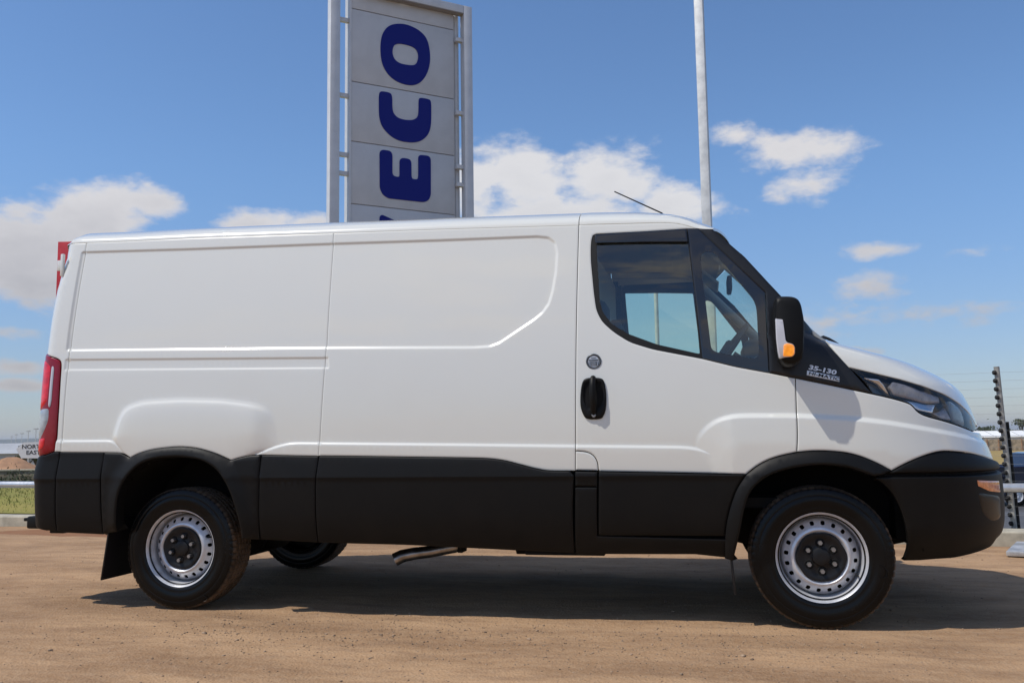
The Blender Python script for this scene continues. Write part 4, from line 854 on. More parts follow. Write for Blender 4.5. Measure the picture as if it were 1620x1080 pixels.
nut = bm_obj('wheel_nut', nb_, M['nut'], None, ang=30)
cup = lathe('nut_cup', [(.0135, -.079), (.0205, -.081), (.0235, -.0775)], M['dark'], None, 20)
pocket = [cup]
valve_ = tube('valve', [(.195, -.045, 0), (.186, -.078, 0), (.182, -.095, 0)], .0045, M['seal'], None, 8)
first = True
for (X0, y0, rot, sc) in ((0, -.790, 20, 1), (3.52, -.822, -28, 1), (0, .790, 5, -1), (3.52, .822, 50, -1)):
    w = empty('wheel', (X0, y0, .340), van); w.scale = (1, sc, 1); w.rotation_euler = (0, R(-rot), 0)
    for src in (tyre, rim, cap, hub, valve_):
        o = src if first else src.copy()
        if not first: COL.objects.link(o)
        o.parent = w
    for k in range(6):
        a = R(60*k)
        o = nut if (first and k == 0) else nut.copy()
        if not (first and k == 0): COL.objects.link(o)
        o.parent = w; o.location = (.069*math.cos(a), -.088, .069*math.sin(a))
        o = cup if (first and k == 0) else cup.copy()
        if not (first and k == 0): COL.objects.link(o)
        o.parent = w; o.location = (.069*math.cos(a), 0, .069*math.sin(a))
    first = False

EM = [(.262,-.030),(.284,-.040),(.300,-.062),(.296,-.085),(.272,-.092),(.262,-.080)]
for px_, pr in ((3.52, 0), (0, 1)):
    pts = [(x*(1 if not pr else .55)+(0 if not pr else .02), -.1155, z if not pr else -.245+z*.5) for x, z in EM]
    o = tube('sidewall_emblem', pts, .0022, M['tyre'], None, 6); o.parent = [w for w in van.children if w.name.startswith('wheel') and w.type == 'EMPTY' and abs(w.location.x-px_) < .01 and w.location.y < 0][0]
    o.rotation_euler = (0, -o.parent.rotation_euler.y, 0)
# ================================================================== the site
Rh = Vector((.97776, .20973, 0)); Fh = Vector((-.20973, .97776, 0)); C0 = Vector((2.99, -5.625, 0))
def kerb_y(x): return 3.08-.0845*x           # front foot of the kerb
def lerp(x, a, b, c, d): t = min(max((x-a)/(b-a), 0), 1); t = t*t*(3-2*t); return c+(d-c)*t
def terrain(x, y):
    d = y-kerb_y(x)
    ang = math.atan2(x-2.99, y+5.625)
    right = lerp(ang, R(-12), R(8), 0, 1)
    a = lerp(d, 1.8, 21, 0, -1.62); b = lerp(d, 4, 26, 0, -.70); b = min(b, lerp(d, 30, 95, -.70, -3.0)) if d > 30 else b
    a = min(a, lerp(d, 40, 85, -1.62, -3.0)) if d > 40 else a
    h = b*(1-right)+a*right
    return h-.03
def strip(name, xs, ds, m, hfun, lift=0., label=None, kind='structure'):
    v = [(x, kerb_y(x)+d, hfun(x, kerb_y(x)+d)+lift) for x in xs for d in ds]; n = len(ds)
    f = [(i*n+j, (i+1)*n+j, (i+1)*n+j+1, i*n+j+1) for i in range(len(xs)-1) for j in range(n-1)]
    return tag(py_obj(name, v, f, m, smooth=True), label, kind=kind)
def dirt(g, b):
    co = g.n('ShaderNodeTexCoord').outputs['Object']
    st = g.n('ShaderNodeMapping', {0: co, 3: (.45, 1.6, 1)}).outputs[0]       # wheel-dragged streaks along the yard
    n1 = g.n('ShaderNodeTexNoise', {'Vector': st, 'Scale': 1.6, 'Detail': 9., 'Roughness': .62}).outputs[0]
    n2 = g.n('ShaderNodeTexNoise', {'Vector': co, 'Scale': 26., 'Detail': 7., 'Roughness': .7}).outputs[0]
    n3 = g.n('ShaderNodeTexNoise', {'Vector': st, 'Scale': 7., 'Detail': 5., 'Roughness': .6}).outputs[0]
    vo = g.n('ShaderNodeTexVoronoi', {'Vector': co, 'Scale': 75.}, feature='F1')
    c = g.mix(g.ss(n1, .30, .70), (.255, .150, .080), (.445, .282, .158))
    c = g.mix(g.m('MULTIPLY', g.ss(n3, .45, .7), .45), c, (.215, .130, .078))
    c = g.mix(g.m('MULTIPLY', g.ss(n2, .35, .75), .35), c, (.44, .32, .21))
    rare = g.m('MULTIPLY', g.m('SUBTRACT', 1.0, g.ss(vo.outputs[0], .10, .30)), g.ss(g.n('ShaderNodeSeparateColor', {0: vo.outputs[1]}).outputs[0], .86, .9))
    c = g.mix(g.m('MULTIPLY', rare, .7), c, (.12, .075, .05))
    # darker, redder patch beside the kerb
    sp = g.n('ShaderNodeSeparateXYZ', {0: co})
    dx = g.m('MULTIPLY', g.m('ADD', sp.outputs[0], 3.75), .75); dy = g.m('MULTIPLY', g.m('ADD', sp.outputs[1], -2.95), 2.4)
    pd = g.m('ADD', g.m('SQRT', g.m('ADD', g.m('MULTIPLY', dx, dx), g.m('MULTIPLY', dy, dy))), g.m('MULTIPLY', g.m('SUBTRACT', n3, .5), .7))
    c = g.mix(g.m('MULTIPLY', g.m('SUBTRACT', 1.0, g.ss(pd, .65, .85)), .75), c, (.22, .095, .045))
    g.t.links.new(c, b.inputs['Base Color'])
    h = g.m('ADD', g.m('MULTIPLY', n2, .6), g.m('ADD', g.m('MULTIPLY', n3, 1.0), g.m('MULTIPLY', vo.outputs[0], .35)))
    g.t.links.new(g.n('ShaderNodeBump', {'Height': h, 'Strength': .65, 'Distance': .016}).outputs[0], b.inputs['Normal'])
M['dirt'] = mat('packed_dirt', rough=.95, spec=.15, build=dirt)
def asphalt(g, b):
    co = g.n('ShaderNodeTexCoord').outputs['Object']
    n1 = g.n('ShaderNodeTexNoise', {'Vector': co, 'Scale': .8, 'Detail': 8.}).outputs[0]; n2 = g.n('ShaderNodeTexNoise', {'Vector': co, 'Scale': 90., 'Detail': 3.}).outputs[0]
    g.t.links.new(g.mix(g.m('ADD', g.m('MULTIPLY', g.ss(n1, .3, .7), .6), g.m('MULTIPLY', n2, .4)), (.045, .046, .050), (.105, .105, .11)), b.inputs['Base Color'])
def grassy(c1, c2, c3):
    def f(g, b):
        co = g.n('ShaderNodeTexCoord').outputs['Object']
        n1 = g.n('ShaderNodeTexNoise', {'Vector': co, 'Scale': .55, 'Detail': 8., 'Roughness': .65}).outputs[0]; n2 = g.n('ShaderNodeTexNoise', {'Vector': co, 'Scale': 9., 'Detail': 6.}).outputs[0]
        g.t.links.new(g.mix(g.m('MULTIPLY', g.ss(n2, .4, .7), .5), g.mix(g.ss(n1, .35, .65), c1, c2), c3), b.inputs['Base Color'])
        g.t.links.new(g.n('ShaderNodeBump', {'Height': n2, 'Strength': .8, 'Distance': .05}).outputs[0], b.inputs['Normal'])
    return f
M['asphalt'] = mat('asphalt', rough=.85, build=asphalt)
M['dry'] = mat('dry_field', rough=1, spec=.1, build=grassy((.34,.24,.09), (.26,.20,.075), (.40,.29,.15)))
M['lawn'] = mat('verge_grass', rough=.95, spec=.1, build=grassy((.19,.20,.045), (.29,.25,.07), (.30,.22,.10)))
M['kerb'] = mat('kerb_concrete', (.42,.38,.29), .85, vary=.18, vscale=9, bump=.4, bscale=80)
M['path'] = mat('grey_paving', (.24,.235,.23), .85, vary=.2, vscale=6, bump=.3)
M['rock'] = mat('stone', (.27,.19,.125), .9, vary=.55, vscale=45)
M['galv'] = mat('galvanised_steel', (.62,.63,.61), .5, metal=.25, vary=.12, vscale=9)
M['pipe'] = mat('rail_pipe', (.62,.62,.61), .3, metal=.7, vary=.1, vscale=12)
# dirt yard: one relief mesh, finer near the camera
gx = np.concatenate([np.linspace(-60, -6, 28)[:-1], np.linspace(-6, -2.5, 40)[:-1], np.linspace(-2.5, 6.5, 300), np.linspace(6.5, 60, 28)[1:]])
gd = np.concatenate([np.linspace(-60, -10.5, 20)[:-1], np.linspace(-10.5, -7.6, 30)[:-1], np.linspace(-7.6, 0, 230)])
def vnoise(x, y, seed):
    r_ = np.random.default_rng(seed).random((64, 64)); xi = np.floor(x).astype(int); yi = np.floor(y).astype(int); fx = x-xi; fy = y-yi
    fx = fx*fx*(3-2*fx); fy = fy*fy*(3-2*fy); g_ = lambda i, j: r_[i % 64, j % 64]
    return (g_(xi, yi)*(1-fx)+g_(xi+1, yi)*fx)*(1-fy)+(g_(xi, yi+1)*(1-fx)+g_(xi+1, yi+1)*fx)*fy-.5
XX, DD = np.meshgrid(gx, gd, indexing='ij'); YY = 3.08-.0845*XX+DD
HH = .018*vnoise(XX*.7, YY*1.1, 1)+.013*vnoise(XX*1.7+3, YY*3.1, 2)+.010*vnoise(XX*4.5, YY*8, 3)+.0045*vnoise(XX*13, YY*19, 4)+.002*vnoise(XX*29, YY*41, 5)
def flat(x0, y0, r): 
    return np.clip(np.hypot(XX-x0, YY-y0)/r, 0, 1)
for x0, y0 in ((0, -.8), (0, .8), (3.52, -.83), (3.52, .83)): HH = HH*flat(x0, y0, .5)**2+.002*(1-flat(x0, y0, .5))
HH = np.minimum(HH, .012)-.007
n = len(gd); v = np.stack([XX, YY, HH], -1).reshape(-1, 3)
ii, jj = np.meshgrid(np.arange(len(gx)-1), np.arange(n-1), indexing='ij'); b0 = (ii*n+jj).ravel()
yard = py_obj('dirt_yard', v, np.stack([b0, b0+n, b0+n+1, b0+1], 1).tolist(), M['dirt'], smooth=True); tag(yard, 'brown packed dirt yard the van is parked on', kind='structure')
# gravel
def blob(seed):
    bm = bmesh.new(); bmesh.ops.create_icosphere(bm, subdivisions=1, radius=1); r_ = random.Random(seed)
    for w in bm.verts: w.co *= r_.uniform(.7, 1.15)
    vs = np.array([w.co[:] for w in bm.verts]); fs = [[w.index for w in f.verts] for f in bm.faces]; bm.free(); return vs, fs
blobs = [blob(k) for k in range(6)]; GV = []; GF = []; nb = 0
for k in range(9500):
    if k < 6500: x = rng.uniform(-3.2, 6.2); d = -7.4*rng.random()**.75+.1; y = 3.08-.0845*x+min(d, -.05)
    else: x = rng.uniform(.2, 3.6)+rng.normal()*.4; y = -1.35+rng.normal()*.30
    s = float(np.exp(rng.normal(-5.75, .45))); s = min(s, .015); q = blobs[k % 6]; a = rng.uniform(0, 6.28)
    R_ = np.array([[math.cos(a), -math.sin(a), 0], [math.sin(a), math.cos(a), 0], [0, 0, 1]])
    ix = np.searchsorted(gx, x)-1; iy = np.searchsorted(gd, y-3.08+.0845*x)-1; h = HH[min(max(ix, 0), len(gx)-1), min(max(iy, 0), len(gd)-1)]
    GV.append((q[0]*np.array([s, s*.8, s*.55]))@R_.T+np.array([x, y, h+s*.15])); GF += [[i+nb for i in t] for t in q[1]]; nb += len(q[0])
tag(py_obj('gravel', np.vstack(GV), GF, M['rock'], smooth=True), 'small brown stones scattered over the dirt yard', kind='stuff')
# land beyond the kerb, out to the horizon
xs = [-12000, -6000, -3000, -1500, -800, -450, -300]+list(np.linspace(-200, -40, 17))+list(np.linspace(-36, 40, 39))+list(np.linspace(50, 220, 18))+[300, 450, 800, 1500, 3000, 6000, 12000]
ds = list(np.linspace(.45, 30, 40))+list(np.linspace(32, 100, 24))+[110, 130, 160, 200, 260, 350, 500, 800, 1400, 2500, 5000, 12000]
strip('field', xs, ds, M['dry'], lambda x, y: terrain(x, y))
strip('car_park_asphalt', list(np.linspace(-.5, 60, 62)), [.47, .8, 1.2, 1.8]+list(np.linspace(2.5, 36, 40)), M['asphalt'], terrain, .012)
strip('grass_verge', list(np.linspace(-36, -.6, 40)), [1.75, 2.1, 2.5]+list(np.linspace(3, 23, 30)), M['lawn'], terrain, .016)
strip('paved_strip', list(np.linspace(-36, -.6, 30)), [.47, .8, 1.2, 1.68], M['path'], terrain, .010)
# kerb stones: each its own piece
kerb = tag(empty('kerb', (0, 3.08, 0)), 'pale concrete kerb along the back edge of the dirt yard', kind='structure')
kb = bmesh.new(); add_box(kb, (0, 0, 0), (.985, .30, .26), bev=.012)
me = bpy.data.meshes.new('kerb_stone'); kb.to_mesh(me); kb.free(); me.materials.append(M['kerb'])
for k in range(-30, 32):
    o = bpy.data.objects.new('kerb_stone', me); COL.objects.link(o); o.parent = kerb; x = .3+k*.996
    o.location = (x, -.0845*x+.155, -.02+random.uniform(-.003, .003)); o.rotation_euler = (0, 0, -.0843+random.uniform(-.003, .003))
# lawn blades
bv = []; bf = []
for k in range(15000):
    x = rng.uniform(-22, -4.6); d = 1.9+21*rng.random(); y = 3.08-.0845*x+d; h = terrain(x, y)+.012; a = rng.uniform(0, 6.28); L_ = rng.uniform(.03, .09)
    w = .008; c, s = math.cos(a), math.sin(a); l = rng.uniform(-.04, .04); b = len(bv)
    bv += [(x-c*w, y-s*w, h), (x+c*w, y+s*w, h), (x+l, y+l*.6, h+L_)]; bf.append((b, b+1, b+2))
M['blade'] = mat('grass_blades', (.22,.23,.06), .9, vary=.4, vscale=.6)
tag(py_obj('grass', bv, bf, M['blade']), 'short green and yellow grass on the verge behind the kerb', kind='stuff')

# ---- low pipe rail
def rail_y(x): return 3.52-.108*x
rail = tag(empty('pipe_barrier', (0, rail_y(0), 0)), 'long low grey pipe barrier rail standing behind the kerb', 'barrier')
tube('rail', [(x, -.108*x, .45) for x in (-16, 16)], .040, M['pipe'], rail, 20)
for x in (-14.5, -11.5, -8.6, -3.2, -.2, 2.2, 4.15, 7.6, 10.5, 13.5): tube('post', [(x, -.108*x, -.1), (x, -.108*x, .45)], .035, M['pipe'], rail, 12)
# ---- electric fence
fence = tag(empty('electric_fence', (5.6, 3.1, 0)), 'leaning electric fence post with stacked black insulators and thin wires beside the van nose', 'fence')
pb = Vector((0, 0, -.05)); pt_ = Vector((-.055, 0, 1.51))
M['post_paint'] = mat('weathered_post', (.36,.35,.31), .6, metal=.2, vary=.3, vscale=25)
tube('post', [pb, pt_], .024, M['post_paint'], fence, 14)
tube('stay', [(.05, .05, -.05), (.01, .04, 1.02)], .016, M['seal'], fence, 8)
ins = bmesh.new(); tube_bm(ins, [(0, 0, 0), (-.006, 0, 0), (-.012, 0, 0), (-.018, 0, 0), (-.026, 0, 0)], [.016, .021, .016, .021, .013], 12)
ins = bm_obj('insulator', ins, M['seal'], fence, ang=50)
for k in range(20):
    t = .06+k*.0735; o = ins if k == 0 else ins.copy()
    if k: COL.objects.link(o); o.parent = fence
    p_ = pb.lerp(pt_, (t+.05)/1.56); o.location = (p_.x-.018, p_.y-.012, t); o.rotation_euler = (0, 0, R(35))
M['wire'] = mat('fence_wire', (.40,.39,.37), .4, metal=.6)
for k in range(20):
    t = .06+k*.0735; x0 = -.045-.035*t
    tube('wire', [(x0-2.6, .55, t), (x0, -.03, t), (x0+3.6, -.42, t)], .0008, M['wire'], fence, 5)
tube('post', [(-2.6, .56, -.05), (-2.6, .56, 1.50)], .024, M['post_paint'], fence, 14)
# ---- steel plate on the dirt
M['plate'] = mat('steel_plate', (.45,.46,.47), .45, metal=.5, vary=.3, vscale=7, bump=.4, bscale=30)
pl_ = box('steel_plate', (5.18+.56, 2.18-.03, .030), (.80, .60, .035), M['plate'], rz=R(-10), bev=.004); tag(pl_, 'thick grey steel plate lying on the dirt right of the van nose', 'plate')
pl_.rotation_euler = (R(1.5), R(-1), R(-24)); pl_.location = (5.66, 2.03, .032)

# ---- brand pylon
SE = Vector((.76765, .64087, 0)); SN = Vector((.64087, -.76765, 0)); SA = Vector((-1.9210, 6.3229, 0))
def sp(s, z, w=0): q = SA+SE*s-SN*w; return (q.x, q.y, z)      # w: metres behind the face
def fbox(name, s0, s1, z0, z1, w0, w1, m, parent, bev=0):
    bm = bmesh.new(); add_box(bm, (0, 0, 0), (s1-s0, w1-w0, z1-z0), bev=bev); o = bm_obj(name, bm, m, parent, ang=40 if bev else None)
    q = SA+SE*((s0+s1)/2)-SN*((w0+w1)/2); o.location = (q.x, q.y, (z0+z1)/2); o.rotation_euler = (0, 0, math.atan2(SE.y, SE.x)); return o
M['pylon'] = mat('pylon_frame', (.60,.61,.61), .45, metal=.1, vary=.06, vscale=5)
M['panelw'] = mat('pylon_panel', (.56,.57,.57), .5, vary=.05, vscale=3)
M['blue'] = mat('blue_vinyl', (.006,.013,.18), .55, spec=.2)
M['soffit_bounce'] = mat('soffit_bounce', (.30,.27,.24), .6)  # beam underside: warm light bounced off the dirt, put into the colour
pyl = tag(empty('brand_pylon'), 'tall grey sign pylon with vertical blue letters behind the van', 'sign')
PZ = -.3
fbox('post', -.345, -.200, PZ, 8.1, -.05, .11, M['pylon'], pyl, .006); fbox('post', 1.762, 1.905, PZ, 7.69, -.12, .02, M['pylon'], pyl, .006)
fbox('top_beam', -.02, 1.762, 7.565, 7.69, -.12, .02, M['pylon'], pyl, .006)
fbox('sign_box', -.02, 1.65, .9, 7.60, .03, .21, M['panelw'], pyl)
zs = [.95, 1.85, 2.68, 3.52, 4.347, 5.282, 6.188, 7.311, 7.562]
for a, b in zip(zs, zs[1:]): fbox('face_panel', -.010, 1.640, a+.006, b-.006, 0, .028, M['panelw'], pyl, .003)
fbox('edge_trim', -.045, -.013, .9, 7.60, -.008, .215, M['pylon'], pyl)
tube('side_tube', [sp(1.705, .8, .09), sp(1.705, 7.62, .09)], .052, M['pylon'], pyl, 12)
for z in (7.133, 5.974, 5.081, 4.799, 3.4, 2.2): fbox('bracket', -.20, -.045, z-.03, z+.03, .04, .10, M['pylon'], pyl)
for z in (7.147, 5.964, 5.103, 4.822, 3.4, 2.2): fbox('bracket', 1.65, 1.77, z-.03, z+.03, -.06, .015, M['pylon'], pyl)
fbox('bounce_tint_plate', -.018, 1.760, 7.553, 7.5645, -.118, -.001, M['soffit_bounce'], pyl)  # thin plate added under the beam to carry the painted bounce light
def letter(name, out, hole=None, r=.03):
    o_ = resample(rounded(out, True, r, 4), .03); P_ = [tuple(q) for q in o_]; ed = []
    n = len(P_); fc = [list(range(n))]; H = None
    if hole: H = resample(rounded(hole, True, .08, 4), .03); b = n; P_ += [tuple(q) for q in H]; ed = [(b+i, b+(i+1) % len(H)) for i in range(len(H))]
    vv, _, ff, *_r = delaunay_2d_cdt([Vector(map(float, q)) for q in P_], ed, fc, 1, 1e-6); vv = np.array([(p.x, p.y) for p in vv])
    if hole: cen = np.array([vv[list(t)].mean(0) for t in ff]); k = inside(cen, H); ff = [t for t, h in zip(ff, k) if not h]
    n = len(vv); V = [sp(s, z, -.012) for s, z in vv]+[sp(s, z, .002) for s, z in vv]; F = [tuple(t) for t in ff]
    cnt = set(); [cnt.add((t[i], t[(i+1) % 3])) for t in ff for i in range(3)]
    F += [(b_, a_, a_+n, b_+n) for a_, b_ in cnt if (b_, a_) not in cnt]
    return py_obj(name, V, F, M['blue'], pyl)
LO_ = [(.429,6.76),(.445,6.964),(.515,7.109),(.616,7.188),(.752,7.228),(.871,7.233),(1.027,7.198),(1.148,7.121),(1.209,7.014),(1.238,6.833),(1.23,6.662),(1.18,6.502),(1.093,6.368),(.989,6.297),(.869,6.276),(.733,6.289),(.599,6.347),(.499,6.453),(.446,6.582)]
LI_ = [(.619,6.764),(.641,6.86),(.7,6.9),(.785,6.913),(.922,6.907),(.999,6.88),(1.039,6.812),(1.039,6.711),(.99,6.609),(.853,6.592),(.734,6.595),(.658,6.639),(.628,6.7)]
letter('letter_o', LO_, LI_, .12)
letter('letter_c', [(.408,6.068),(.44,6.111),(.572,6.111),(.618,6.079),(.618,5.863),(.643,5.788),(.715,5.734),(.828,5.724),(.942,5.739),(1.016,5.786),(1.042,5.861),(1.043,6.085),(1.064,6.113),(1.218,6.116),(1.25,6.078),(1.248,5.761),(1.231,5.636),(1.183,5.528),(1.088,5.438),(.973,5.394),(.827,5.381),(.704,5.393),(.592,5.441),(.491,5.525),(.436,5.616),(.41,5.731)], None, .10)
letter('letter_e', [(.42,5.173),(.455,5.212),(.585,5.213),(.62,5.167),(.62,4.86),(.655,4.83),(.734,4.828),(.734,5.097),(.779,5.132),(.885,5.129),(.921,5.096),(.924,4.848),(.944,4.826),(1.012,4.826),(1.033,4.86),(1.034,5.189),(1.065,5.215),(1.201,5.22),(1.238,5.181),(1.235,4.608),(1.198,4.526),(1.125,4.489),(.559,4.485),(.472,4.529),(.424,4.625)], None, .04)
letter('letter_v', [(.421,4.197),(.455,4.229),(1.215,3.975),(1.238,3.94),(1.238,3.66),(1.215,3.62),(.455,3.37),(.421,3.40),(.421,3.56),(.44,3.60),(.98,3.80),(.44,3.99),(.421,4.03)], None, .03)
letter('letter_i', [(.43,3.08),(.45,3.06),(1.22,3.06),(1.238,3.08),(1.238,3.26),(1.22,3.28),(.45,3.28),(.43,3.26)], None, .02)
# ---- lamp post and a shorter post beyond the cab
lp = tag(empty('lamp_post', (3.10, 6.30, 0)), 'tall pale galvanised mast rising behind the cab roof', 'mast')
bm = bmesh.new(); add_box(bm, (0, 0, 5.1), (.122, .085, 10.8), bev=.012); o = bm_obj('pole', bm, M['galv'], lp, ang=40); o.rotation_euler = (0, 0, R(-14))
bm = bmesh.new(); add_box(bm, (0, 0, -.1), (.35, .35, .05), bev=.005); bm_obj('base_plate', bm, M['galv'], lp)
gp = tag(empty('marker_post', (2.29, 8.5, 0)), 'slim grey steel post seen through the cab window', 'post')
tube('pole', [(0, 0, -.5), (0, 0, 3.3)], .033, M['galv'], gp, 14); tube('cap', [(0, 0, 3.3), (0, 0, 3.33)], [.036, .02], M['galv'], gp, 14)
# ---- red sign board at the rear of the van
M['redboard'] = mat('red_board', (.46,.012,.016), .4, vary=.1)
rb = tag(empty('red_sign_board', (-6.45, 6.42, 0)), 'tall red sign board just showing behind the rear top corner of the van', 'sign')
b_ = box('board', (0, 0, 3.05), (.72, .06, 2.06), M['redboard'], rb, bev=.006); b_.rotation_euler = (0, R(0), R(12)); box('post', (0, .06, .9), (.10, .08, 2.6), M['galv'], rb, rz=R(12))

# ---- far things, left
def site(lat, dist): q = C0+Rh*lat+Fh*dist; return q.x, q.y
def lat_at(px, dist): return (px-810)/1417*dist
TH = math.atan2(Rh.y, Rh.x)
M['wallc'] = mat('brown_wall', (.17,.14,.10), .9, vary=.25, vscale=3, bump=.4, bscale=20)
M['white'] = mat('white_wall', (.72,.70,.66), .8, vary=.08, vscale=.5)
M['roofw'] = mat('white_sheet_roof', (.80,.80,.78), .6, vary=.05, vscale=.4)
M['sand'] = mat('sand', (.36,.20,.11), .95, vary=.2, vscale=2, bump=.6, bscale=14, bdist=.03)
M['stone_wall'] = mat('stone_wall', (.42,.33,.22), .9, vary=.45, vscale=1.2)
M['signw'] = mat('sign_white', (.70,.70,.70), .5); M['ink'] = mat('sign_ink', (.03,.03,.035), .5)
M['redroof'] = mat('red_roof', (.50,.04,.03), .6); M['greysh'] = mat('grey_cladding', (.36,.37,.38), .7, vary=.1, vscale=.3)
wx, wy = site(lat_at(-20, 35), 35)
wl = tag(empty('boundary_wall', (wx, wy, -1.1)), 'low brown boundary wall across the far side of the grass verge', 'wall')
for k in range(16):
    box('wall_panel', (-14+k*1.8*math.cos(TH)*1.0, (-14+k*1.8)*math.sin(TH)*.0, .49), (1.78, .14, 1.06), M['wallc'], wl, bev=.01)
    box('coping', (-14+k*1.8, 0, 1.05), (1.79, .20, .06), M['kerb'], wl, bev=.01)
wl.rotation_euler = (0, 0, TH)
for c in wl.children:
    if c.name.startswith('wall_panel'): pass
for k, c in enumerate([c for c in wl.children if c.name.startswith('wall_panel')]): c.location.x = -14+k*1.8
def foliage(name, n, fn, size, m, parent=None, kindset=None):
    v = []; f = []
    for k in range(n):
        c = fn(k); s = size*rng.uniform(.5, 1.4); a = rng.normal(size=3); a /= np.linalg.norm(a); b = np.cross(a, rng.normal(size=3)); b /= max(np.linalg.norm(b), 1e-6); q = len(v)
        v += [c-a*s, c+b*s*.5, c+a*s, c-b*s*.5]; f.append((q, q+1, q+2, q+3))
    return py_obj(name, np.array(v), f, m, parent)
M['leaf'] = mat('leaf_dark', (.055,.070,.030), .8, vary=.45, vscale=1.2); M['leaf2'] = mat('leaf_olive', (.085,.095,.045), .8, vary=.4, vscale=1.0); M['bark'] = mat('bark', (.10,.075,.05), .9, vary=.3)
for k, (px, w, h) in enumerate(((24, .50, .80), (40, .35, .66), (52, .30, .62), (5, .5, .55))):
    x, y = site(lat_at(px, 34.4), 34.4); s_ = empty('shrub', (x, y, -.74))
    tag(s_, ['widest dark shrub at the foot of the brown wall', 'smaller shrub right of the widest one at the brown wall', 'shrub nearest the van at the foot of the brown wall', 'low shrub at the left end of the brown wall'][k], 'shrub', 'shrubs along the brown wall')
    foliage('leaves', 350, lambda i: np.array([rng.normal()*w*.5, rng.normal()*.12, abs(rng.normal())*h*.42]), .045, M['leaf'], s_)
# sand pile
x, y = site(lat_at(22, 45), 45); v = []; f = []; nr, na = 14, 40
for i in range(nr+1):
    for j in range(na):
        a = 2*math.pi*j/na; r_ = 2.9*i/nr; z = 1.55*(1-(i/nr))**1.0+.05*math.sin(3*a+i*.6)*(i/nr)+.02*rng.normal(); z = min(z, 1.43-.1*(i == 0)*0)
        v.append((r_*math.cos(a)*1.05, r_*math.sin(a), z))
f = [(i*na+j, (i+1)*na+j, (i+1)*na+(j+1) % na, i*na+(j+1) % na) for i in range(nr) for j in range(na)]
o = py_obj('sand_pile', v, f, M['sand'], smooth=True); o.location = (x, y, -1.12); tag(o, 'cone-shaped heap of brown sand beyond the wall', 'sand pile')
# direction board
x, y = site(lat_at(52, 48), 48); db = tag(empty('direction_board', (x, y, 0)), 'white arrow-shaped direction board reading NORTH EAST beside the sand heap', 'sign'); db.rotation_euler = (0, 0, TH)
fr = lambda u, v_, w: (u, w, v_)
extrude_poly('board', [(-.82, .68), (-.52, .20), (1.6, .18), (1.6, 1.06), (-.42, 1.04)], fr, .05, M['signw'], db)
for u in (-.2, 1.2): box('post', (u, .09, -.2), (.08, .06, 2.2), M['galv'], db)
for body, u, z, s_ in (('NORTH', -.52, .73, .30), ('EAST', -.28, .42, .30)):
    me = text_mesh(body, s_, .004, 1.15, .004); o = link('lettering', me, M['ink'], db); o.matrix_local = Matrix.Translation((u, -.006, z-.02)) @ Matrix.Rotation(R(90), 4, 'X')
# warehouse, kiosks, masts, trees, hills on the left
x, y = site(lat_at(20, 150), 150); wh = tag(empty('warehouse', (x, y, -3)), 'long low pale warehouse on the far left skyline', 'warehouse'); wh.rotation_euler = (0, 0, TH)
box('wall', (-8, 0, 1.25), (36, 10, 2.5), M['greysh'], wh)
py_obj('roof', [(-26.3, -5.4, 2.45), (10.3, -5.4, 2.45), (10.3, 0, 4.1), (-26.3, 0, 4.1), (-26.3, 5.4, 2.45), (10.3, 5.4, 2.45)], [(0, 1, 2, 3), (3, 2, 5, 4)], M['greysh'], wh)
for k in range(7): box('door', (-23+k*4.8, -5.02, .95), (2.2, .06, 1.9), M['greysh'], wh)
for k, (px, d_) in enumerate(((1, 205), (34, 215))):
    x, y = site(lat_at(px, d_), d_); ks = tag(empty('kiosk', (x, y, -3)), ['small hut with a red roof at the left edge of the picture', 'small hut with a red roof behind the white direction board'][k], 'hut', 'red-roofed huts'); ks.rotation_euler = (0, 0, TH)
    box('wall', (0, 0, 1.55), (1.7, 1.7, 3.1), M['white'], ks); box('window', (0, -.87, 2.2), (1.0, .05, .8), M['lampdark'], ks)
    py_obj('roof', [(-1.05, -1.05, 3.1), (1.05, -1.05, 3.1), (1.05, 1.05, 3.1), (-1.05, 1.05, 3.1), (0, 0, 3.75)], [(0, 1, 4), (1, 2, 4), (2, 3, 4), (3, 0, 4), (3, 2, 1, 0)], M['redroof'], ks)
for k, (px, d_) in enumerate(((20, 590), (27, 472), (36, 430), (46, 354), (58, 300))):
    x, y = site(lat_at(px, d_), d_); ms = tag(empty('flood_light_mast', (x, y, -3)), ['shortest and leftmost', 'second from left', 'middle', 'second tallest', 'tallest and nearest the van'][k]+' of the thin light masts on the left skyline', 'mast', 'light masts on the skyline')
    tube('pole', [(0, 0, 0), (0, 0, 8.8)], [.20, .11], M['galv'], ms, 8); box('lamp_head', (0, 0, 8.9), (1.5, .5, .35), M['greysh'], ms)
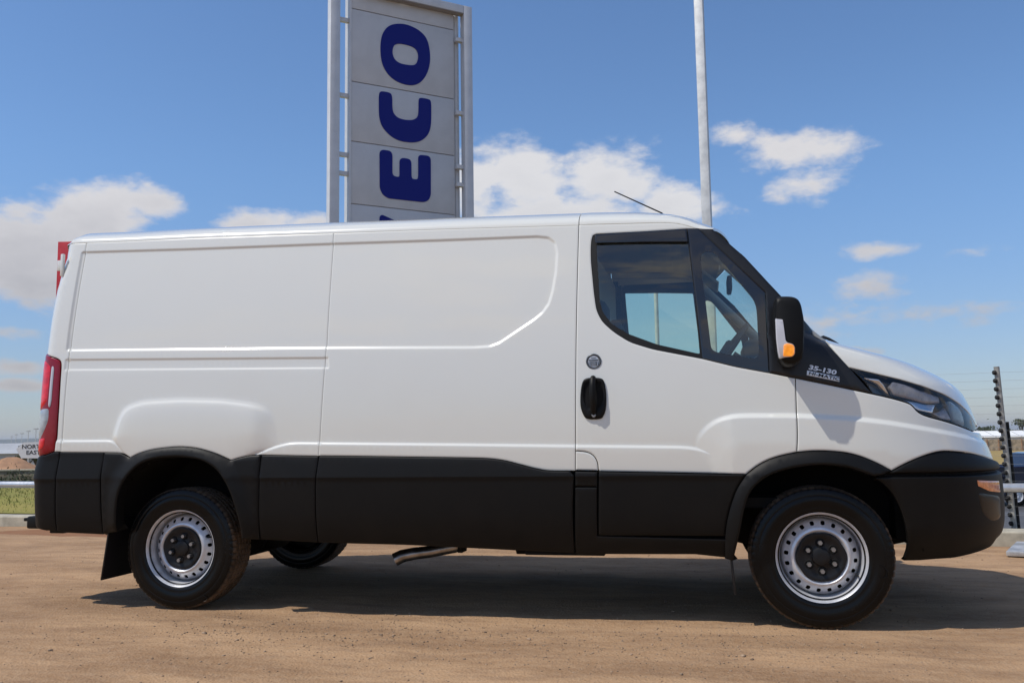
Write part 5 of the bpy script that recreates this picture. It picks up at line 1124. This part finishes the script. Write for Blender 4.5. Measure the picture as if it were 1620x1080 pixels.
def tree(x, y, z, h, r, label, m, group, cat='tree', flat_=.45, nl=1400, leaf=.22, lumps=9):
    t = tag(empty('tree', (x, y, z)), label, cat, group)
    bm = bmesh.new(); tube_bm(bm, [(0, 0, 0), (.05*h, 0, h*.35), (.02*h, .03*h, h*.7)], [.045*h, .03*h, .015*h], 8)
    cs = []
    for k in range(lumps):
        a = rng.uniform(0, 6.28); rr = r*rng.random()**.6*.75; c = np.array([rr*math.cos(a), rr*math.sin(a), h*(1-flat_)+rng.uniform(-.1, .32)*h*flat_*1.6]); cs.append((c, r*rng.uniform(.22, .42)))
        tube_bm(bm, [(0, 0, h*.3), tuple(c*.6+np.array([0, 0, h*.15])), tuple(c)], [.02*h, .012*h, .005*h], 5)
    bm_obj('trunk', bm, M['bark'], t)
    def fn(i):
        c, s = cs[i % lumps]; d = rng.normal(size=3); d /= np.linalg.norm(d); return c+d*s*rng.random()**.35*np.array([1.15, 1.15, .62])
    foliage('crown', nl, fn, leaf, m, t); return t
for k, (px, h) in enumerate(((45, 4.7), (53, 5.2), (62, 5.0), (72, 5.3))):
    x, y = site(lat_at(px, 100), 100+k); tree(x, y, -3, h, 1.3, ['leftmost and lowest dark tree above the direction board', 'second dark tree above the direction board', 'third dark tree above the direction board beside the tail light', 'dark tree hidden mostly behind the tail light'][k], M['leaf'], 'trees behind the direction board', nl=900, leaf=.14)
v = []; n = 90
for i in range(n):
    L_ = -5200+i*100; q = C0+Rh*L_+Fh*4300; h = 26+9*math.sin(i*.31)+6*math.sin(i*.83+1); h *= min(1, max(0, (2100+0*i-0*L_-(L_+1500)*.5)/1200)) if L_ > -1500 else 1
    v += [(q.x, q.y, -4), (q.x, q.y, max(h, 0)-3), (*(C0+Rh*L_+Fh*5600).xy, -4)]
f = [(3*i, 3*i+3, 3*i+4, 3*i+1) for i in range(n-1)]+[(3*i+1, 3*i+4, 3*i+5, 3*i+2) for i in range(n-1)]
M['hill'] = mat('far_hills', (.10,.11,.07), 1, vary=.3, vscale=.01)
tag(py_obj('hills', v, f, M['hill'], smooth=True), 'low hills far off on the left horizon', kind='structure')
# ---- far things, right
x, y = site(lat_at(1600, 172), 172)
sw_ = tag(empty('stone_wall', (x, y, -3)), 'sandy stone wall across the far edge of the dry field on the right', 'wall'); sw_.rotation_euler = (0, 0, TH)
for k in range(44): box('wall_panel', (-42+k*2.2, 0, 1.05+random.uniform(-.04, .04)), (2.1, .3, 2.1+random.uniform(-.08, .08)), M['stone_wall'], sw_)
for k in range(45): box('pier', (-43.1+k*2.2, -.05, 1.1), (.14, .45, 2.2), M['sand'], sw_)
x, y = site(lat_at(1600, 180), 180); sh = tag(empty('long_shed', (x, y, -3)), 'long white sheet-roofed shed behind the stone wall on the right', 'shed'); sh.rotation_euler = (0, 0, TH)
box('wall', (0, 0, 1.4), (90, 8, 2.8), M['white'], sh)
py_obj('roof', [(-45.3, -4.4, 2.5), (45.3, -4.4, 2.5), (45.3, 0, 3.75), (-45.3, 0, 3.75), (-45.3, 4.4, 2.5), (45.3, 4.4, 2.5)], [(0, 1, 2, 3), (3, 2, 5, 4)], M['roofw'], sh)
for k in range(36): box('roof_rib', (-43.8+k*2.5, -2.22, 3.15), (.10, 4.5, .05), M['greysh'], sh, rot=(math.atan2(1.25, 4.4), 0, 0))
tl = [(1545,5.2,2.2),(1553,6.1,2.3),(1560,5.4,1.9),(1566,4.6,1.9),(1573,5.0,2.0),(1580,4.7,1.8),(1587,5.2,2.0),(1594,4.8,1.9),(1601,4.7,1.9),(1609,6.9,2.7),(1618,4.6,1.9),(1626,6.3,2.4),(1634,5.0,2.1),(1642,5.6,2.2)]
wh_ = ['tallest tree just right of the van nose', 'rounded tree beside the van nose', 'low tree left of the fence post', 'squat tree left of the fence post', 'tree directly behind the fence post', 'small tree right of the fence post', 'bushy tree right of the fence post', 'low bush-like tree before the umbrella tree', 'low tree under the umbrella tree', 'umbrella-shaped tree with a flat raised crown at the right', 'low tree right of the umbrella tree', 'second taller tree at the right edge', 'tree cut by the right edge', 'tree beyond the right edge']
for k, (px, h, r_) in enumerate(tl):
    d_ = 205+rng.uniform(-4, 8); x, y = site(lat_at(px, d_), d_); um = k == 9
    tree(x, y, -3, h, r_, wh_[k]+' on the far skyline', M['leaf'] if k % 3 else M['leaf2'], 'trees on the right skyline', flat_=.25 if um else .55, nl=500 if um else 800, leaf=.20, lumps=7 if um else 9)
for k in range(26):
    pass
def hedge_fn(i): return np.array([rng.uniform(-60, 40), rng.uniform(-2, 2), abs(rng.normal())*1.3+.3])
x, y = site(lat_at(1600, 200), 200); hd = foliage('undergrowth', 9000, hedge_fn, .28, M['leaf']); hd.location = (x, y, -3); hd.rotation_euler = (0, 0, TH); hd.scale = (1, 1, 1.35); tag(hd, 'dark undergrowth below the trees on the right skyline', kind='stuff')
# ---- pickup truck on the car park
def pickup():
    M['navy'] = mat('navy_paint', (.012,.016,.035), .22, coat=.8); M['navyrail'] = mat('rail_blue', (.012,.018,.075), .4); M['pglass'] = mat('dark_glass', (.03,.045,.045), .06, coat=1)
    x, y = 11.82, 28.43; q = tag(empty('pickup_truck', (x, y, terrain(14, 28.9)+.012)), 'dark navy double cab pickup truck parked on the asphalt beyond the barrier rail', 'pickup truck'); q.rotation_euler = (0, 0, TH)
    # body side outline, x ahead of the tail
    side = [(0,.50),(0,1.28),(.05,1.32),(1.72,1.32),(1.76,1.30),(3.55,1.26),(4.05,1.18),(5.0,1.05),(5.25,.95),(5.33,.62),(5.3,.42),(4.85,.36)]
    def arch(cx, n=9): return [(cx+.42*math.cos(a), .38+.42*math.sin(a)) for a in np.linspace(0, math.pi, n)]
    low = [(4.75,.34)]+arch(4.30)+[(3.85,.34),(1.62,.34)]+arch(1.15)+[(.68,.40),(.2,.44)]
    out = side+low; bm = bmesh.new(); rings = []
    for yy, s in ((-.88, .985), (-.93, 1.0), (.93, 1.0), (.88, .985)): rings.append([bm.verts.new((2.6+(a-2.6)*s, yy, .8+(b-.8)*s)) for a, b in out])
    for A_, B_ in zip(rings, rings[1:]):
        for k in range(len(out)): bm.faces.new((A_[k], A_[(k+1) % len(out)], B_[(k+1) % len(out)], B_[k]))
    f1 = bm.faces.new(rings[0]); f2 = bm.faces.new(rings[-1][::-1]); bmesh.ops.triangulate(bm, faces=[f1, f2]); bm_obj('body', bm, M['navy'], q, ang=35)
    bm = bmesh.new(); cab = [(1.78,1.28),(1.98,1.76),(2.2,1.80),(3.05,1.80),(3.25,1.74),(3.95,1.20)]
    rg = []
    for yy, s in ((-.90, 1.0), (-.74, 1.0), (.74, 1.0), (.90, 1.0)):
        rg.append([bm.verts.new((a, yy*(1 if b < 1.4 else .84), b)) for a, b in cab])
    for A_, B_ in zip(rg, rg[1:]):
        for k in range(6): bm.faces.new((A_[k], A_[(k+1) % 6], B_[(k+1) % 6], B_[k]))
    bm.faces.new(rg[0]); bm.faces.new(rg[-1][::-1]); bm_obj('cab', bm, M['navy'], q, ang=30)
    for s in (-1, 1):
        fr = lambda u, v_, w: (u, s*(.905-(v_-1.3)*.30+.008-w), v_)
        extrude_poly('window', [(1.93,1.34),(2.06,1.71),(2.55,1.735),(2.55,1.34)], fr, .01, M['pglass'], q); extrude_poly('window', [(2.62,1.34),(2.62,1.735),(3.03,1.73),(3.60,1.34)], fr, .01, M['pglass'], q)
        box('mirror', (3.45, s*1.02, 1.38), (.12, .18, .16), M['seal'], q, bev=.02); box('door_handle', (2.2, s*.94, 1.12), (.16, .03, .04), M['chrome'], q)
        box('tail_light', (.03, s*.86, 1.08), (.08, .16, .28), M['red'], q); box('headlight', (5.16, s*.76, .98), (.24, .30, .16), M['clearlens'], q)
        for cx in (1.15, 4.30):
            w = empty('wheel', (cx, s*.80, .36), q)
            lathe('tyre', [(.20, -.12), (.30, -.13), (.35, -.10), (.365, 0), (.35, .10), (.30, .13), (.20, .12)], M['tyre'], w, 36); lathe('rim', [(.0, -.10), (.06, -.11), (.08, -.07), (.17, -.06), (.19, -.11), (.205, -.115)], M['rim'], w, 24)
    box('load_bed_rail', (.9, -.90, 1.335), (1.7, .06, .03), M['navyrail'], q); box('load_bed_rail', (.9, .90, 1.335), (1.7, .06, .03), M['navyrail'], q)
    box('front_bumper', (5.25, 0, .55), (.22, 1.78, .26), M['cap'], q, bev=.04); box('rear_bumper', (-.06, 0, .55), (.16, 1.7, .18), M['chrome'], q, bev=.03); box('windscreen', (3.62, 0, 1.50), (.02, 1.42, .66), M['pglass'], q, rot=(0, R(-52), 0))
pickup()

# ---- the air over the far ground
hz = bpy.data.materials.new('air'); hz.use_nodes = True; t = hz.node_tree; t.nodes.clear(); g = NG(t)
pv = g.n('ShaderNodeVolumePrincipled', {'Color': (.80, .86, .94, 1), 'Density': .00016, 'Anisotropy': .2})
o_ = g.n('ShaderNodeOutputMaterial'); t.links.new(pv.outputs[0], o_.inputs['Volume'])
bm = bmesh.new(); add_box(bm, (0, 0, 0), (25000, 19000, 50)); o = bm_obj('haze', bm, hz); o.location = (0, 2500, 20.9); tag(o, 'thin pale haze over the distant ground', kind='stuff')
